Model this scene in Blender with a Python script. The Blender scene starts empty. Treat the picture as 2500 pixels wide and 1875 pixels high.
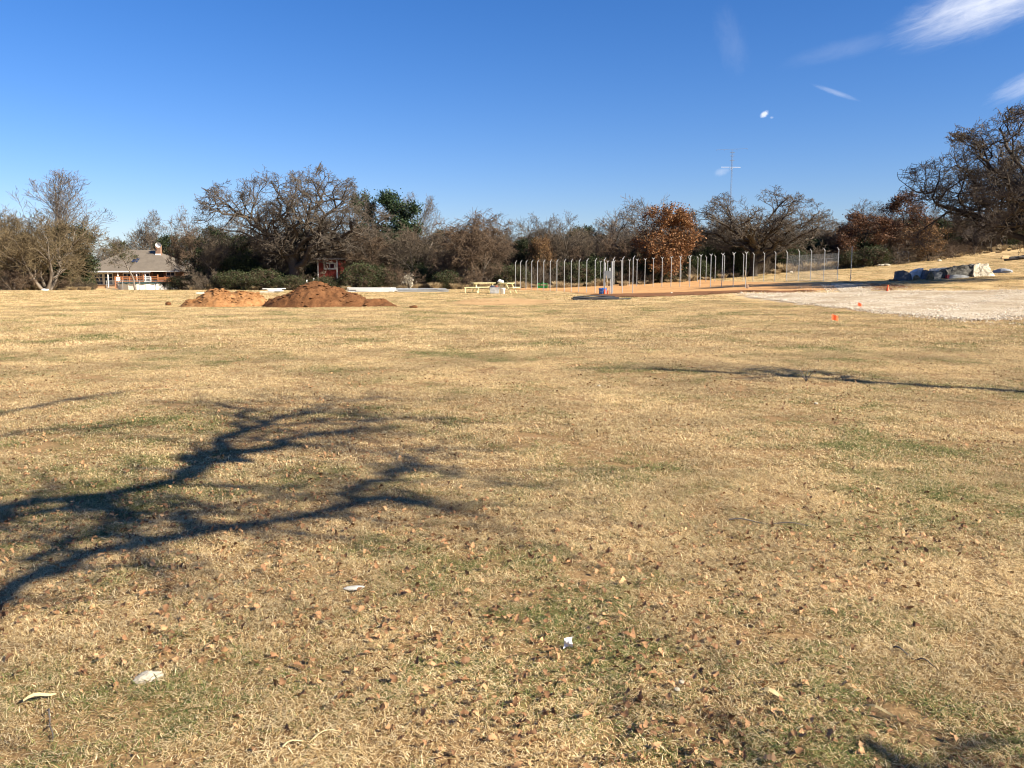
import bpy, math, random
import numpy as np
from mathutils import Vector, noise as mnoise

R = math.radians
scene = bpy.context.scene
COL = scene.collection

# ------------------------------------------------------------------ camera
FOC = 2040.0            # focal length in photo pixels (2500 x 1875)
HORIZON = 661.0
PITCH = math.atan((937.5 - HORIZON) / FOC)
CAM_H = 1.6
cam_d = bpy.data.cameras.new('camera')
cam_d.sensor_width = 36.0
cam_d.lens = FOC / 2500.0 * 36.0
cam_d.clip_start = 0.05
cam_d.clip_end = 9000.0
cam = bpy.data.objects.new('camera', cam_d)
COL.objects.link(cam)
cam.location = (0, 0, CAM_H)
cam.rotation_euler = (math.pi / 2 - PITCH, 0, 0)
scene.camera = cam

# ------------------------------------------------------------------ sun, sky, exposure
SUN_EL = R(31)
SUN_BACK = R(28)        # the sun stands to the right, this much behind the camera
SUN_DIR = Vector((math.cos(SUN_EL) * math.cos(SUN_BACK), -math.cos(SUN_EL) * math.sin(SUN_BACK), math.sin(SUN_EL)))
sun_d = bpy.data.lights.new('sun', 'SUN')
sun_d.energy = 5.0
sun_d.angle = R(0.65)
sun_d.color = (1.0, 0.905, 0.745)
sun = bpy.data.objects.new('sun', sun_d)
COL.objects.link(sun)
sun.location = (30, -10, 40)
sun.rotation_euler = SUN_DIR.to_track_quat('Z', 'Y').to_euler()

scene.cycles.filter_width = 1.15
scene.view_settings.view_transform = 'Standard'
scene.view_settings.look = 'None'
scene.view_settings.gamma = 1.0
scene.view_settings.use_curve_mapping = False
scene.view_settings.exposure = 1.42

world = bpy.data.worlds.new('World')
scene.world = world
world.use_nodes = True
wt = world.node_tree
wt.nodes.clear()


def px_dir(px, py):
    u = (px - 1250.0) / FOC
    v = (937.5 - py) / FOC
    return Vector((u, math.cos(PITCH) + v * math.sin(PITCH), -math.sin(PITCH) + v * math.cos(PITCH)))


def wnode(t, **kw):
    n = wt.nodes.new(t)
    for k, v in kw.items():
        setattr(n, k, v)
    return n


def wmath(op, a, b=None, clamp=False):
    n = wnode('ShaderNodeMath', operation=op, use_clamp=clamp)
    for i, s in enumerate((a, b)):
        if s is None:
            continue
        if isinstance(s, (int, float)):
            n.inputs[i].default_value = s
        else:
            wt.links.new(s, n.inputs[i])
    return n.outputs[0]


w_out = wnode('ShaderNodeOutputWorld')
w_bg = wnode('ShaderNodeBackground')
w_bg.inputs['Strength'].default_value = 0.05
sky = wnode('ShaderNodeTexSky', sky_type='NISHITA')
sky.sun_disc = False
sky.sun_elevation = SUN_EL
sky.sun_rotation = math.atan2(SUN_DIR.x, SUN_DIR.y)
sky.altitude = 250
sky.air_density = 1.0
sky.dust_density = 0.35
sky.ozone_density = 1.6
hs = wnode('ShaderNodeHueSaturation')
hs.inputs['Saturation'].default_value = 1.22
hs.inputs['Value'].default_value = 0.93
skyt = wnode('ShaderNodeMix', data_type='RGBA', blend_type='MULTIPLY')   # camera white balance: cooler sky
skyt.inputs[0].default_value = 1.0
wt.links.new(sky.outputs[0], skyt.inputs[6])
skyt.inputs[7].default_value = (0.81, 0.885, 1.19, 1)
wt.links.new(skyt.outputs[2], hs.inputs['Color'])
tc = wnode('ShaderNodeTexCoord')
DIRV = tc.outputs['Generated']


def cloud(px, py, half_len, half_wid, ang, amount, nscale, stretch=3.0, seed=0.0, lo=0.35, hi=0.75):
    """soft cloud round one sky direction; sizes in photo pixels, ang in degrees (counter-clockwise in the picture)"""
    c = px_dir(px, py).normalized()
    e1 = (px_dir(px + 10 * math.cos(R(ang)), py - 10 * math.sin(R(ang))).normalized() - c).normalized()
    e2 = c.cross(e1).normalized()

    def dot(e):
        n = wnode('ShaderNodeVectorMath', operation='DOT_PRODUCT')
        wt.links.new(DIRV, n.inputs[0])
        n.inputs[1].default_value = e
        return n.outputs['Value']
    u = wmath('DIVIDE', wmath('SUBTRACT', dot(e1), c.dot(e1)), half_len / FOC)
    v = wmath('DIVIDE', wmath('SUBTRACT', dot(e2), c.dot(e2)), half_wid / FOC)
    front = wmath('GREATER_THAN', dot(c), 0.3)
    r2 = wmath('ADD', wmath('MULTIPLY', u, u), wmath('MULTIPLY', v, v))
    fall = wmath('SUBTRACT', 1.0, r2, clamp=True)
    fall = wmath('POWER', fall, 1.2)
    cx = wnode('ShaderNodeCombineXYZ')
    wt.links.new(wmath('MULTIPLY', u, 1.0), cx.inputs[0])
    wt.links.new(wmath('MULTIPLY', v, stretch * half_wid / half_len), cx.inputs[1])
    cx.inputs[2].default_value = seed
    nz = wnode('ShaderNodeTexNoise')
    nz.inputs['Scale'].default_value = nscale
    nz.inputs['Detail'].default_value = 9.0
    nz.inputs['Roughness'].default_value = 0.68
    nz.inputs['Distortion'].default_value = 0.5
    wt.links.new(cx.outputs[0], nz.inputs['Vector'])
    mr = wnode('ShaderNodeMapRange', interpolation_type='SMOOTHSTEP')
    wt.links.new(wmath('ADD', wmath('MULTIPLY', nz.outputs[0], 0.6), wmath('MULTIPLY', fall, 0.5)), mr.inputs[0])
    mr.inputs[1].default_value = lo
    mr.inputs[2].default_value = hi
    m = wmath('MULTIPLY', wmath('MULTIPLY', mr.outputs[0], fall), front)
    return wmath('MULTIPLY', m, amount, clamp=True)


clouds = [
    cloud(2425, 2, 250, 80, 20, 1.1, 2.6, 4.5, 3.1, 0.36, 1.0),
    cloud(2250, 68, 110, 36, 24, 0.2, 3.4, 5.0, 7.7, 0.38, 0.95),
    cloud(1785, 100, 110, 50, -75, 0.08, 2.4, 2.0, 5.0, 0.40, 0.95),
    cloud(2040, 226, 70, 8, -19, 0.30, 4.5, 8.0, 2.0, 0.36, 0.9),
    cloud(1866, 279, 15, 10, 35, 1.2, 2.6, 1.0, 9.0, 0.42, 0.8),
    cloud(1884, 287, 6, 4, 0, 0.35, 2.5, 1.0, 4.0, 0.38, 0.8),
    cloud(2510, 205, 100, 34, 24, 0.45, 3.0, 4.0, 1.3, 0.38, 0.95),
    cloud(1762, 420, 26, 13, 15, 0.3, 2.6, 1.0, 6.2, 0.38, 0.85),
    cloud(2060, 120, 170, 30, 14, 0.10, 2.4, 3.0, 8.4, 0.36, 0.95),
]
total = clouds[0]
for c_ in clouds[1:]:
    total = wmath('MAXIMUM', total, c_)
mixc = wnode('ShaderNodeMix', data_type='RGBA')
wt.links.new(wmath('MULTIPLY', total, 0.85, clamp=True), mixc.inputs[0])
wt.links.new(hs.outputs[0], mixc.inputs[6])
mixc.inputs[7].default_value = (7.6, 7.9, 8.8, 1)
wt.links.new(mixc.outputs[2], w_bg.inputs['Color'])
wt.links.new(w_bg.outputs[0], w_out.inputs['Surface'])

rng = np.random.default_rng(11)
random.seed(5)


# ------------------------------------------------------------------ terrain
def sstep(a, b, x):
    t = np.clip((x - a) / (b - a), 0, 1)
    return t * t * (3 - 2 * t)


def terrain(x, y):
    x = np.asarray(x, float)
    y = np.asarray(y, float)
    xr = np.maximum(x - 6.0, 0)
    k = sstep(14, 55, y)
    xr2 = np.minimum(xr, 90)
    z = k * (0.036 * np.minimum(xr, 130) + 0.00066 * xr2 ** 2 * np.clip(y, 0, 120) / 100.0)
    z = z - 0.85 * sstep(58, 116, y) * sstep(12, -22, x)
    z = z + 0.012 * np.sin(x * 1.1 + 0.7 * np.sin(y * 0.6)) * np.sin(y * 0.8 + 1.0)
    z = z + 0.035 * np.sin(x * 0.21 + 1.3) * np.sin(y * 0.17 + 0.4) * sstep(6, 25, y)
    z = z - 5.0 * sstep(170, 600, y)
    return z


def tz(x, y):
    return float(terrain(x, y))


def at(px, py, Y):
    d = px_dir(px, py)
    s = Y / d.y
    return Vector((d.x * s, Y, CAM_H + d.z * s))


def G(px, py):
    """where the sight line through a photo pixel meets the ground"""
    d = px_dir(px, py)
    a = 1.0
    prev = a
    while a < 400:
        if CAM_H + d.z * a < tz(d.x * a, d.y * a):
            lo, hi = prev, a
            for _ in range(30):
                m = (lo + hi) / 2
                if CAM_H + d.z * m < tz(d.x * m, d.y * m):
                    hi = m
                else:
                    lo = m
            return Vector((d.x * hi, d.y * hi, tz(d.x * hi, d.y * hi)))
        prev = a
        a *= 1.02
    return Vector((d.x * a, d.y * a, tz(d.x * a, d.y * a)))


def onground(px, Y):
    x = px_dir(px, 690).x / px_dir(px, 690).y * Y
    return Vector((x, Y, tz(x, Y)))


# ------------------------------------------------------------------ materials
MATS = {}


def new_mat(name):
    m = bpy.data.materials.new(name)
    m.use_nodes = True
    nt = m.node_tree
    return m, nt, nt.nodes['Principled BSDF']


def ramp(nt, fac, stops):
    r = nt.nodes.new('ShaderNodeValToRGB')
    el = r.color_ramp.elements
    while len(el) < len(stops):
        el.new(0.5)
    for e, (p, c) in zip(el, stops):
        e.position = p
        e.color = (c[0], c[1], c[2], 1)
    nt.links.new(fac, r.inputs[0])
    return r.outputs[0]


def nnoise(nt, vec, scale, detail=5.0, rough=0.55, dist=0.0):
    n = nt.nodes.new('ShaderNodeTexNoise')
    n.inputs['Scale'].default_value = scale
    n.inputs['Detail'].default_value = detail
    n.inputs['Roughness'].default_value = rough
    n.inputs['Distortion'].default_value = dist
    if vec is not None:
        nt.links.new(vec, n.inputs['Vector'])
    return n.outputs[0]


def nmath(nt, op, a, b=None, clamp=False):
    n = nt.nodes.new('ShaderNodeMath')
    n.operation = op
    n.use_clamp = clamp
    for i, s in enumerate((a, b)):
        if s is None:
            continue
        if isinstance(s, (int, float)):
            n.inputs[i].default_value = s
        else:
            nt.links.new(s, n.inputs[i])
    return n.outputs[0]


def nrange(nt, v, a, b, c=0.0, d=1.0, smooth=True):
    n = nt.nodes.new('ShaderNodeMapRange')
    if smooth:
        n.interpolation_type = 'SMOOTHSTEP'
    nt.links.new(v, n.inputs[0])
    n.inputs[1].default_value = a
    n.inputs[2].default_value = b
    n.inputs[3].default_value = c
    n.inputs[4].default_value = d
    return n.outputs[0]


def nmix(nt, fac, a, b, mode='MIX'):
    n = nt.nodes.new('ShaderNodeMix')
    n.data_type = 'RGBA'
    n.blend_type = mode
    if isinstance(fac, (int, float)):
        n.inputs[0].default_value = fac
    else:
        nt.links.new(fac, n.inputs[0])
    for i, s in ((6, a), (7, b)):
        if isinstance(s, tuple):
            n.inputs[i].default_value = (s[0], s[1], s[2], 1)
        else:
            nt.links.new(s, n.inputs[i])
    return n.outputs[2]


def bump(nt, bsdf, h, strength, dist):
    b = nt.nodes.new('ShaderNodeBump')
    b.inputs['Strength'].default_value = strength
    b.inputs['Distance'].default_value = dist
    nt.links.new(h, b.inputs['Height'])
    nt.links.new(b.outputs[0], bsdf.inputs['Normal'])


def position(nt):
    return nt.nodes.new('ShaderNodeNewGeometry').outputs['Position']


def objco(nt):
    return nt.nodes.new('ShaderNodeTexCoord').outputs['Object']


def attr(nt, name):
    n = nt.nodes.new('ShaderNodeAttribute')
    n.attribute_name = name
    return n.outputs['Fac']


def mat_plain(name, color, rough=0.7, var=0.12, scale=6.0, metal=0.0, bumps=0.0, spec=0.4):
    if name in MATS:
        return MATS[name]
    m, nt, b = new_mat(name)
    n = nnoise(nt, objco(nt), scale, 6, 0.65)
    lo = tuple(max(0.0, c * (1 - 2.2 * var)) for c in color)
    hi = tuple(min(0.95, c * (1 + 1.4 * var)) for c in color)
    nt.links.new(ramp(nt, n, [(0.28, lo), (0.72, hi)]), b.inputs['Base Color'])
    b.inputs['Roughness'].default_value = rough
    b.inputs['Metallic'].default_value = metal
    b.inputs['Specular IOR Level'].default_value = spec
    if bumps:
        bump(nt, b, n, 0.6, bumps)
    MATS[name] = m
    return m


def mat_bark(name, dark, light, lichen=None):
    m, nt, b = new_mat(name)
    co = objco(nt)
    n = nnoise(nt, co, 3.0, 6, 0.7)
    f = nmath(nt, 'ADD', nmath(nt, 'MULTIPLY', n, 0.7), nmath(nt, 'MULTIPLY', attr(nt, 'rnd'), 0.45))
    c = ramp(nt, f, [(0.25, dark), (0.8, light)])
    if lichen:
        n2 = nnoise(nt, co, 1.7, 4, 0.6)
        c = nmix(nt, nrange(nt, n2, 0.55, 0.72), c, lichen)
    nt.links.new(c, b.inputs['Base Color'])
    b.inputs['Roughness'].default_value = 0.9
    b.inputs['Specular IOR Level'].default_value = 0.15
    MATS[name] = m
    return m


def mat_leaf(name, stops, rough=0.6, trans=0.25, spec=0.3):
    m, nt, b = new_mat(name)
    oi = nt.nodes.new('ShaderNodeObjectInfo')
    f = nmath(nt, 'ADD', nmath(nt, 'MULTIPLY', attr(nt, 'rnd'), 0.85), nmath(nt, 'MULTIPLY', oi.outputs['Random'], 0.15))
    c = ramp(nt, f, stops)
    nt.links.new(c, b.inputs['Base Color'])
    b.inputs['Roughness'].default_value = rough
    b.inputs['Specular IOR Level'].default_value = spec
    if trans:
        t = nt.nodes.new('ShaderNodeBsdfTranslucent')
        nt.links.new(c, t.inputs['Color'])
        mx = nt.nodes.new('ShaderNodeMixShader')
        mx.inputs[0].default_value = trans
        nt.links.new(b.outputs[0], mx.inputs[1])
        nt.links.new(t.outputs[0], mx.inputs[2])
        nt.links.new(mx.outputs[0], nt.nodes['Material Output'].inputs['Surface'])
    MATS[name] = m
    return m


def green_mask(nt, P):
    """patches where winter grass still grows green (same field for the soil sheet and the blades)"""
    a = nnoise(nt, P, 0.42, 4, 0.6)
    b = nnoise(nt, P, 2.1, 3, 0.6)
    s = nmath(nt, 'ADD', nmath(nt, 'MULTIPLY', a, 0.7), nmath(nt, 'MULTIPLY', b, 0.3))
    return s


def leaf_mask(nt, P):
    return nnoise(nt, P, 0.33, 4, 0.55, 0.4)


# ground sheet
m, nt, b = new_mat('dry_field')
P = position(nt)
fine = nnoise(nt, P, 38.0, 6, 0.7)
mid = nnoise(nt, P, 1.3, 5, 0.6)
f = nmath(nt, 'ADD', nmath(nt, 'MULTIPLY', fine, 0.7), nmath(nt, 'MULTIPLY', mid, 0.3))
c = ramp(nt, f, [(0.30, (0.10, 0.06, 0.028)), (0.5, (0.24, 0.15, 0.07)), (0.7, (0.42, 0.29, 0.14))])
g = nrange(nt, green_mask(nt, P), 0.52, 0.68, 0, 0.5)
c = nmix(nt, g, c, (0.13, 0.13, 0.05))
sepn = nt.nodes.new('ShaderNodeSeparateXYZ')
nt.links.new(P, sepn.inputs[0])
farm = nrange(nt, sepn.outputs['Y'], 14, 50, 0, 1)
c2 = ramp(nt, nmath(nt, 'ADD', nmath(nt, 'MULTIPLY', nnoise(nt, P, 7.0, 5, 0.75), 0.6), nmath(nt, 'MULTIPLY', nnoise(nt, P, 0.35, 4, 0.6), 0.4)),
          [(0.33, (0.36, 0.24, 0.11)), (0.55, (0.56, 0.40, 0.195)), (0.7, (0.62, 0.46, 0.235))])
c2 = nmix(nt, nmath(nt, 'MULTIPLY', g, 0.6), c2, (0.20, 0.19, 0.075))
c = nmix(nt, farm, c, c2)
nt.links.new(c, b.inputs['Base Color'])
b.inputs['Roughness'].default_value = 0.95
b.inputs['Specular IOR Level'].default_value = 0.1
bump(nt, b, fine, 0.5, 0.02)
MATS['field'] = m


def mat_grass():
    m, nt, b = new_mat('dry_grass_blades')
    P = position(nt)
    r = attr(nt, 'rnd')
    dry = ramp(nt, r, [(0.0, (0.15, 0.08, 0.028)), (0.25, (0.42, 0.28, 0.12)), (0.6, (0.72, 0.54, 0.28)), (1.0, (0.88, 0.74, 0.46))])
    big = nrange(nt, nnoise(nt, P, 0.55, 6, 0.62), 0.33, 0.66, 0.68, 1.12)
    tint = nt.nodes.new('ShaderNodeVectorMath')
    tint.operation = 'SCALE'
    nt.links.new(dry, tint.inputs[0])
    nt.links.new(big, tint.inputs['Scale'])
    green = ramp(nt, r, [(0.0, (0.045, 0.07, 0.02)), (0.6, (0.14, 0.175, 0.05)), (1.0, (0.32, 0.31, 0.11))])
    gm = green_mask(nt, P)
    sp = nt.nodes.new('ShaderNodeSeparateXYZ')      # under the near oak the winter grass is thicker
    nt.links.new(P, sp.inputs[0])
    gm = nmath(nt, 'ADD', gm, nrange(nt, sp.outputs['Y'], 10.0, 3.5, 0.0, 0.035))
    r2 = attr(nt, 'rnd2')
    sel = nmath(nt, 'LESS_THAN', r2, nrange(nt, gm, 0.465, 0.68, 0.02, 0.8))
    c = nmix(nt, sel, tint.outputs[0], green)
    nt.links.new(c, b.inputs['Base Color'])
    b.inputs['Roughness'].default_value = 0.75
    b.inputs['Specular IOR Level'].default_value = 0.2
    t = nt.nodes.new('ShaderNodeBsdfTranslucent')
    nt.links.new(c, t.inputs['Color'])
    mx = nt.nodes.new('ShaderNodeMixShader')
    mx.inputs[0].default_value = 0.2
    nt.links.new(b.outputs[0], mx.inputs[1])
    nt.links.new(t.outputs[0], mx.inputs[2])
    nt.links.new(mx.outputs[0], nt.nodes['Material Output'].inputs['Surface'])
    MATS['grass'] = m


mat_grass()


def mat_edge_sheet(name, stops, scale, wet=None, bumpd=0.03, edge_soft=0.35):
    """soil or gravel sheet whose rim breaks up into the grass"""
    m, nt, b = new_mat(name)
    P = position(nt)
    n = nnoise(nt, P, scale, 6, 0.7)
    n2 = nnoise(nt, P, 0.45, 4, 0.6)
    f = nmath(nt, 'ADD', nmath(nt, 'MULTIPLY', n, 0.6), nmath(nt, 'MULTIPLY', n2, 0.4))
    c = ramp(nt, f, stops)
    if wet:
        w = nmath(nt, 'ADD', attr(nt, 'damp'), nmath(nt, 'MULTIPLY', nmath(nt, 'SUBTRACT', n2, 0.5), 0.9))
        c = nmix(nt, nrange(nt, w, 0.35, 0.6), c, wet)
    nt.links.new(c, b.inputs['Base Color'])
    b.inputs['Roughness'].default_value = 0.95
    b.inputs['Specular IOR Level'].default_value = 0.1
    bump(nt, b, n, 0.8, bumpd)
    e = attr(nt, 'edge')
    nn = nmath(nt, 'ADD', nmath(nt, 'MULTIPLY', nnoise(nt, P, 1.1, 5, 0.7), 0.75), nmath(nt, 'MULTIPLY', nnoise(nt, P, 9.0, 3, 0.7), 0.25))
    keep = nmath(nt, 'GREATER_THAN', nmath(nt, 'ADD', e, nmath(nt, 'MULTIPLY', nmath(nt, 'SUBTRACT', nn, 0.5), edge_soft * 9)), 0.5)
    tr = nt.nodes.new('ShaderNodeBsdfTransparent')
    mx = nt.nodes.new('ShaderNodeMixShader')
    nt.links.new(keep, mx.inputs[0])
    nt.links.new(tr.outputs[0], mx.inputs[1])
    nt.links.new(b.outputs[0], mx.inputs[2])
    nt.links.new(mx.outputs[0], nt.nodes['Material Output'].inputs['Surface'])
    MATS[name] = m
    return m


mat_edge_sheet('orange_soil', [(0.3, (0.33, 0.165, 0.066)), (0.55, (0.52, 0.29, 0.12)), (0.75, (0.62, 0.39, 0.18))], 3.0, (0.20, 0.085, 0.035))
mat_edge_sheet('worn_soil', [(0.3, (0.32, 0.19, 0.085)), (0.55, (0.48, 0.31, 0.145)), (0.75, (0.55, 0.38, 0.19))], 3.0, None, 0.03, 0.6)
mat_edge_sheet('damp_soil', [(0.3, (0.10, 0.048, 0.023)), (0.55, (0.20, 0.095, 0.042)), (0.75, (0.33, 0.17, 0.08))], 4.0, None, 0.05, 0.55)
mat_edge_sheet('gravel_bed', [(0.36, (0.17, 0.115, 0.065)), (0.46, (0.36, 0.28, 0.18)), (0.62, (0.56, 0.48, 0.36))], 9.0, None, 0.05, 0.4)

mat_bark('oak_bark', (0.024, 0.019, 0.015), (0.08, 0.064, 0.049), (0.12, 0.11, 0.085))
mat_bark('oak_twigs', (0.045, 0.036, 0.028), (0.14, 0.115, 0.089))
mat_bark('grey_bark', (0.06, 0.05, 0.04), (0.22, 0.185, 0.15))
mat_bark('grey_twigs', (0.05, 0.039, 0.028), (0.15, 0.117, 0.084))
mat_bark('tan_twigs', (0.062, 0.046, 0.026), (0.185, 0.14, 0.08))
mat_bark('brown_twigs', (0.048, 0.033, 0.022), (0.15, 0.105, 0.07))
mat_bark('pale_twigs', (0.075, 0.06, 0.048), (0.20, 0.163, 0.132))
mat_bark('near_bark', (0.05, 0.04, 0.032), (0.16, 0.13, 0.105))
mat_leaf('rust_leaves', [(0.0, (0.05, 0.021, 0.010)), (0.45, (0.15, 0.066, 0.025)), (0.8, (0.27, 0.13, 0.05)), (1.0, (0.38, 0.22, 0.10))])
mat_leaf('dark_rust_leaves', [(0.0, (0.034, 0.016, 0.010)), (0.5, (0.092, 0.042, 0.022)), (1.0, (0.20, 0.098, 0.045))])
mat_leaf('gold_leaves', [(0.0, (0.055, 0.03, 0.014)), (0.5, (0.16, 0.088, 0.036)), (1.0, (0.32, 0.195, 0.085))])
mat_leaf('evergreen_leaves', [(0.0, (0.012, 0.018, 0.007)), (0.6, (0.034, 0.046, 0.017)), (1.0, (0.07, 0.084, 0.032))])
mat_leaf('pine_leaves', [(0.0, (0.012, 0.023, 0.010)), (0.6, (0.03, 0.054, 0.021)), (1.0, (0.065, 0.092, 0.036))])
mat_leaf('privet_leaves', [(0.0, (0.014, 0.022, 0.007)), (0.6, (0.04, 0.054, 0.017)), (1.0, (0.085, 0.10, 0.038))])
mat_leaf('pale_leaves', [(0.0, (0.35, 0.30, 0.2)), (1.0, (0.8, 0.75, 0.62))])
mat_leaf('straw_leaves', [(0.0, (0.22, 0.15, 0.08)), (0.6, (0.42, 0.31, 0.17)), (1.0, (0.58, 0.46, 0.28))])
mat_leaf('litter_leaves', [(0.0, (0.10, 0.052, 0.026)), (0.3, (0.25, 0.13, 0.06)), (0.65, (0.40, 0.23, 0.11)), (0.9, (0.50, 0.31, 0.155)), (1.0, (0.60, 0.42, 0.22))], 0.7, 0.12)


# ------------------------------------------------------------------ mesh helpers
def tag(o, label=None, category=None, group=None, kind=None):
    if label:
        o['label'] = label
    if category:
        o['category'] = category
    if group:
        o['group'] = group
    if kind:
        o['kind'] = kind
    return o


def link(name, data, parent=None, loc=None):
    o = bpy.data.objects.new(name, data)
    COL.objects.link(o)
    if parent is not None:
        o.parent = parent
    if loc is not None:
        o.location = loc
    return o


def empty(name, loc=(0, 0, 0), rz=0.0):
    o = link(name, None, None, loc)
    o.rotation_euler = (0, 0, rz)
    o.empty_display_size = 0.3
    return o


def np_mesh(name, V, F, mat=None, smooth=False, attrs=None):
    """V (n,3), F (m,k) arrays -> mesh"""
    me = bpy.data.meshes.new(name)
    V = np.ascontiguousarray(V, dtype=np.float32)
    F = np.ascontiguousarray(F, dtype=np.int32)
    m_, k_ = F.shape
    me.vertices.add(len(V))
    me.vertices.foreach_set('co', V.ravel())
    me.loops.add(m_ * k_)
    me.loops.foreach_set('vertex_index', F.ravel())
    me.polygons.add(m_)
    me.polygons.foreach_set('loop_start', np.arange(0, m_ * k_, k_, dtype=np.int32))
    if smooth:
        me.polygons.foreach_set('use_smooth', np.ones(m_, dtype=bool))
    if attrs:
        for an, av in attrs.items():
            a = me.attributes.new(an, 'FLOAT', 'POINT')
            a.data.foreach_set('value', np.ascontiguousarray(av, dtype=np.float32))
    if mat is not None:
        me.materials.append(mat)
    me.update(calc_edges=True)
    return me


class MB:
    """collects boxes, tubes and free polygons; build() makes ONE mesh object"""

    def __init__(self):
        self.v = []
        self.f = []

    def add(self, verts, faces):
        o = len(self.v)
        self.v += [tuple(p) for p in verts]
        self.f += [tuple(i + o for i in fc) for fc in faces]
        return self

    def box(self, c, s, rz=0.0, rx=0.0, taper=1.0):
        hx, hy, hz = s[0] / 2, s[1] / 2, s[2] / 2
        pts = []
        for z, k in ((-hz, 1.0), (hz, taper)):
            for x, y in ((-hx, -hy), (hx, -hy), (hx, hy), (-hx, hy)):
                x_, y_, z_ = x * k, y * k, z
                y_, z_ = y_ * math.cos(rx) - z_ * math.sin(rx), y_ * math.sin(rx) + z_ * math.cos(rx)
                x_, y_ = x_ * math.cos(rz) - y_ * math.sin(rz), x_ * math.sin(rz) + y_ * math.cos(rz)
                pts.append((c[0] + x_, c[1] + y_, c[2] + z_))
        return self.add(pts, [(3, 2, 1, 0), (4, 5, 6, 7), (0, 1, 5, 4), (1, 2, 6, 5), (2, 3, 7, 6), (3, 0, 4, 7)])

    def tube(self, pts, rad, n=8, cap=True):
        pts = [Vector(p) for p in pts]
        if not hasattr(rad, '__len__'):
            rad = [rad] * len(pts)
        vs, fs = [], []
        ref = None
        for i, p in enumerate(pts):
            t = (pts[min(i + 1, len(pts) - 1)] - pts[max(i - 1, 0)]).normalized()
            if ref is None:
                ref = Vector((0, 0, 1)) if abs(t.z) < 0.9 else Vector((1, 0, 0))
            a = t.cross(ref).normalized()
            b_ = a.cross(t).normalized()
            ref = b_
            for k in range(n):
                th = 2 * math.pi * k / n
                vs.append(p + (a * math.cos(th) + b_ * math.sin(th)) * rad[i])
        for i in range(len(pts) - 1):
            for k in range(n):
                k2 = (k + 1) % n
                fs.append((i * n + k, i * n + k2, (i + 1) * n + k2, (i + 1) * n + k))
        if cap:
            fs.append(tuple(range(n - 1, -1, -1)))
            fs.append(tuple((len(pts) - 1) * n + k for k in range(n)))
        return self.add(vs, fs)

    def lathe(self, prof, c=(0, 0, 0), n=20):
        vs, fs = [], []
        for r, z in prof:
            for k in range(n):
                th = 2 * math.pi * k / n
                vs.append((c[0] + r * math.cos(th), c[1] + r * math.sin(th), c[2] + z))
        for i in range(len(prof) - 1):
            for k in range(n):
                k2 = (k + 1) % n
                fs.append((i * n + k, i * n + k2, (i + 1) * n + k2, (i + 1) * n + k))
        return self.add(vs, fs)

    def mesh(self, name, mat, smooth=False, bevel=0.0):
        me = bpy.data.meshes.new(name)
        me.from_pydata(self.v, [], self.f)
        if smooth:
            me.polygons.foreach_set('use_smooth', [True] * len(me.polygons))
        me.materials.append(mat)
        me.update()
        return me

    def build(self, name, mat, parent=None, loc=None, smooth=False):
        return link(name, self.mesh(name, mat, smooth), parent, loc)


def copy_tree(o, parent=None):
    c = o.copy()
    COL.objects.link(c)
    c.parent = parent
    for ch in o.children:
        copy_tree(ch, c)
    return c


# ------------------------------------------------------------------ ground
def axis(a, b, near, growth, maxs, start=0.0):
    out = [start]
    s = near
    while out[-1] < b:
        out.append(out[-1] + s)
        s = min(s * growth, maxs)
    neg = [start]
    s = near
    while neg[-1] > a:
        neg.append(neg[-1] - s)
        s = min(s * growth, maxs)
    return np.array(sorted(set(neg[1:] + out)))


xs = axis(-3500, 3500, 0.4, 1.045, 300)
ys = axis(-400, 4500, 0.4, 1.04, 300, 6.0)
XX, YY = np.meshgrid(xs, ys)
ZZ = terrain(XX, YY)
V = np.stack([XX.ravel(), YY.ravel(), ZZ.ravel()], 1)
nx, ny = len(xs), len(ys)
ii, jj = np.meshgrid(np.arange(nx - 1), np.arange(ny - 1))
q = (jj * nx + ii).ravel()
ground = link('ground', np_mesh('ground', V, np.stack([q, q + 1, q + nx + 1, q + nx], 1), MATS['field'], True))
tag(ground, 'dry straw coloured winter field stretching to the tree line', None, None, 'structure')


def poly_world(pxs):
    return np.array([[*G(*p)[:2]] for p in pxs])


def pip(poly, x, y):
    inside = np.zeros(x.shape, bool)
    n = len(poly)
    for i in range(n):
        x1, y1 = poly[i]
        x2, y2 = poly[(i + 1) % n]
        cnd = ((y1 > y) != (y2 > y))
        xi = (x2 - x1) * (y - y1) / (y2 - y1 + 1e-12) + x1
        inside ^= cnd & (x < xi)
    return inside


def pdist(poly, x, y):
    d = np.full(x.shape, 1e9)
    n = len(poly)
    for i in range(n):
        a = poly[i]
        b_ = poly[(i + 1) % n]
        ab = b_ - a
        t = np.clip(((x - a[0]) * ab[0] + (y - a[1]) * ab[1]) / (ab @ ab + 1e-12), 0, 1)
        d = np.minimum(d, np.hypot(x - (a[0] + t * ab[0]), y - (a[1] + t * ab[1])))
    return d


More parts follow.
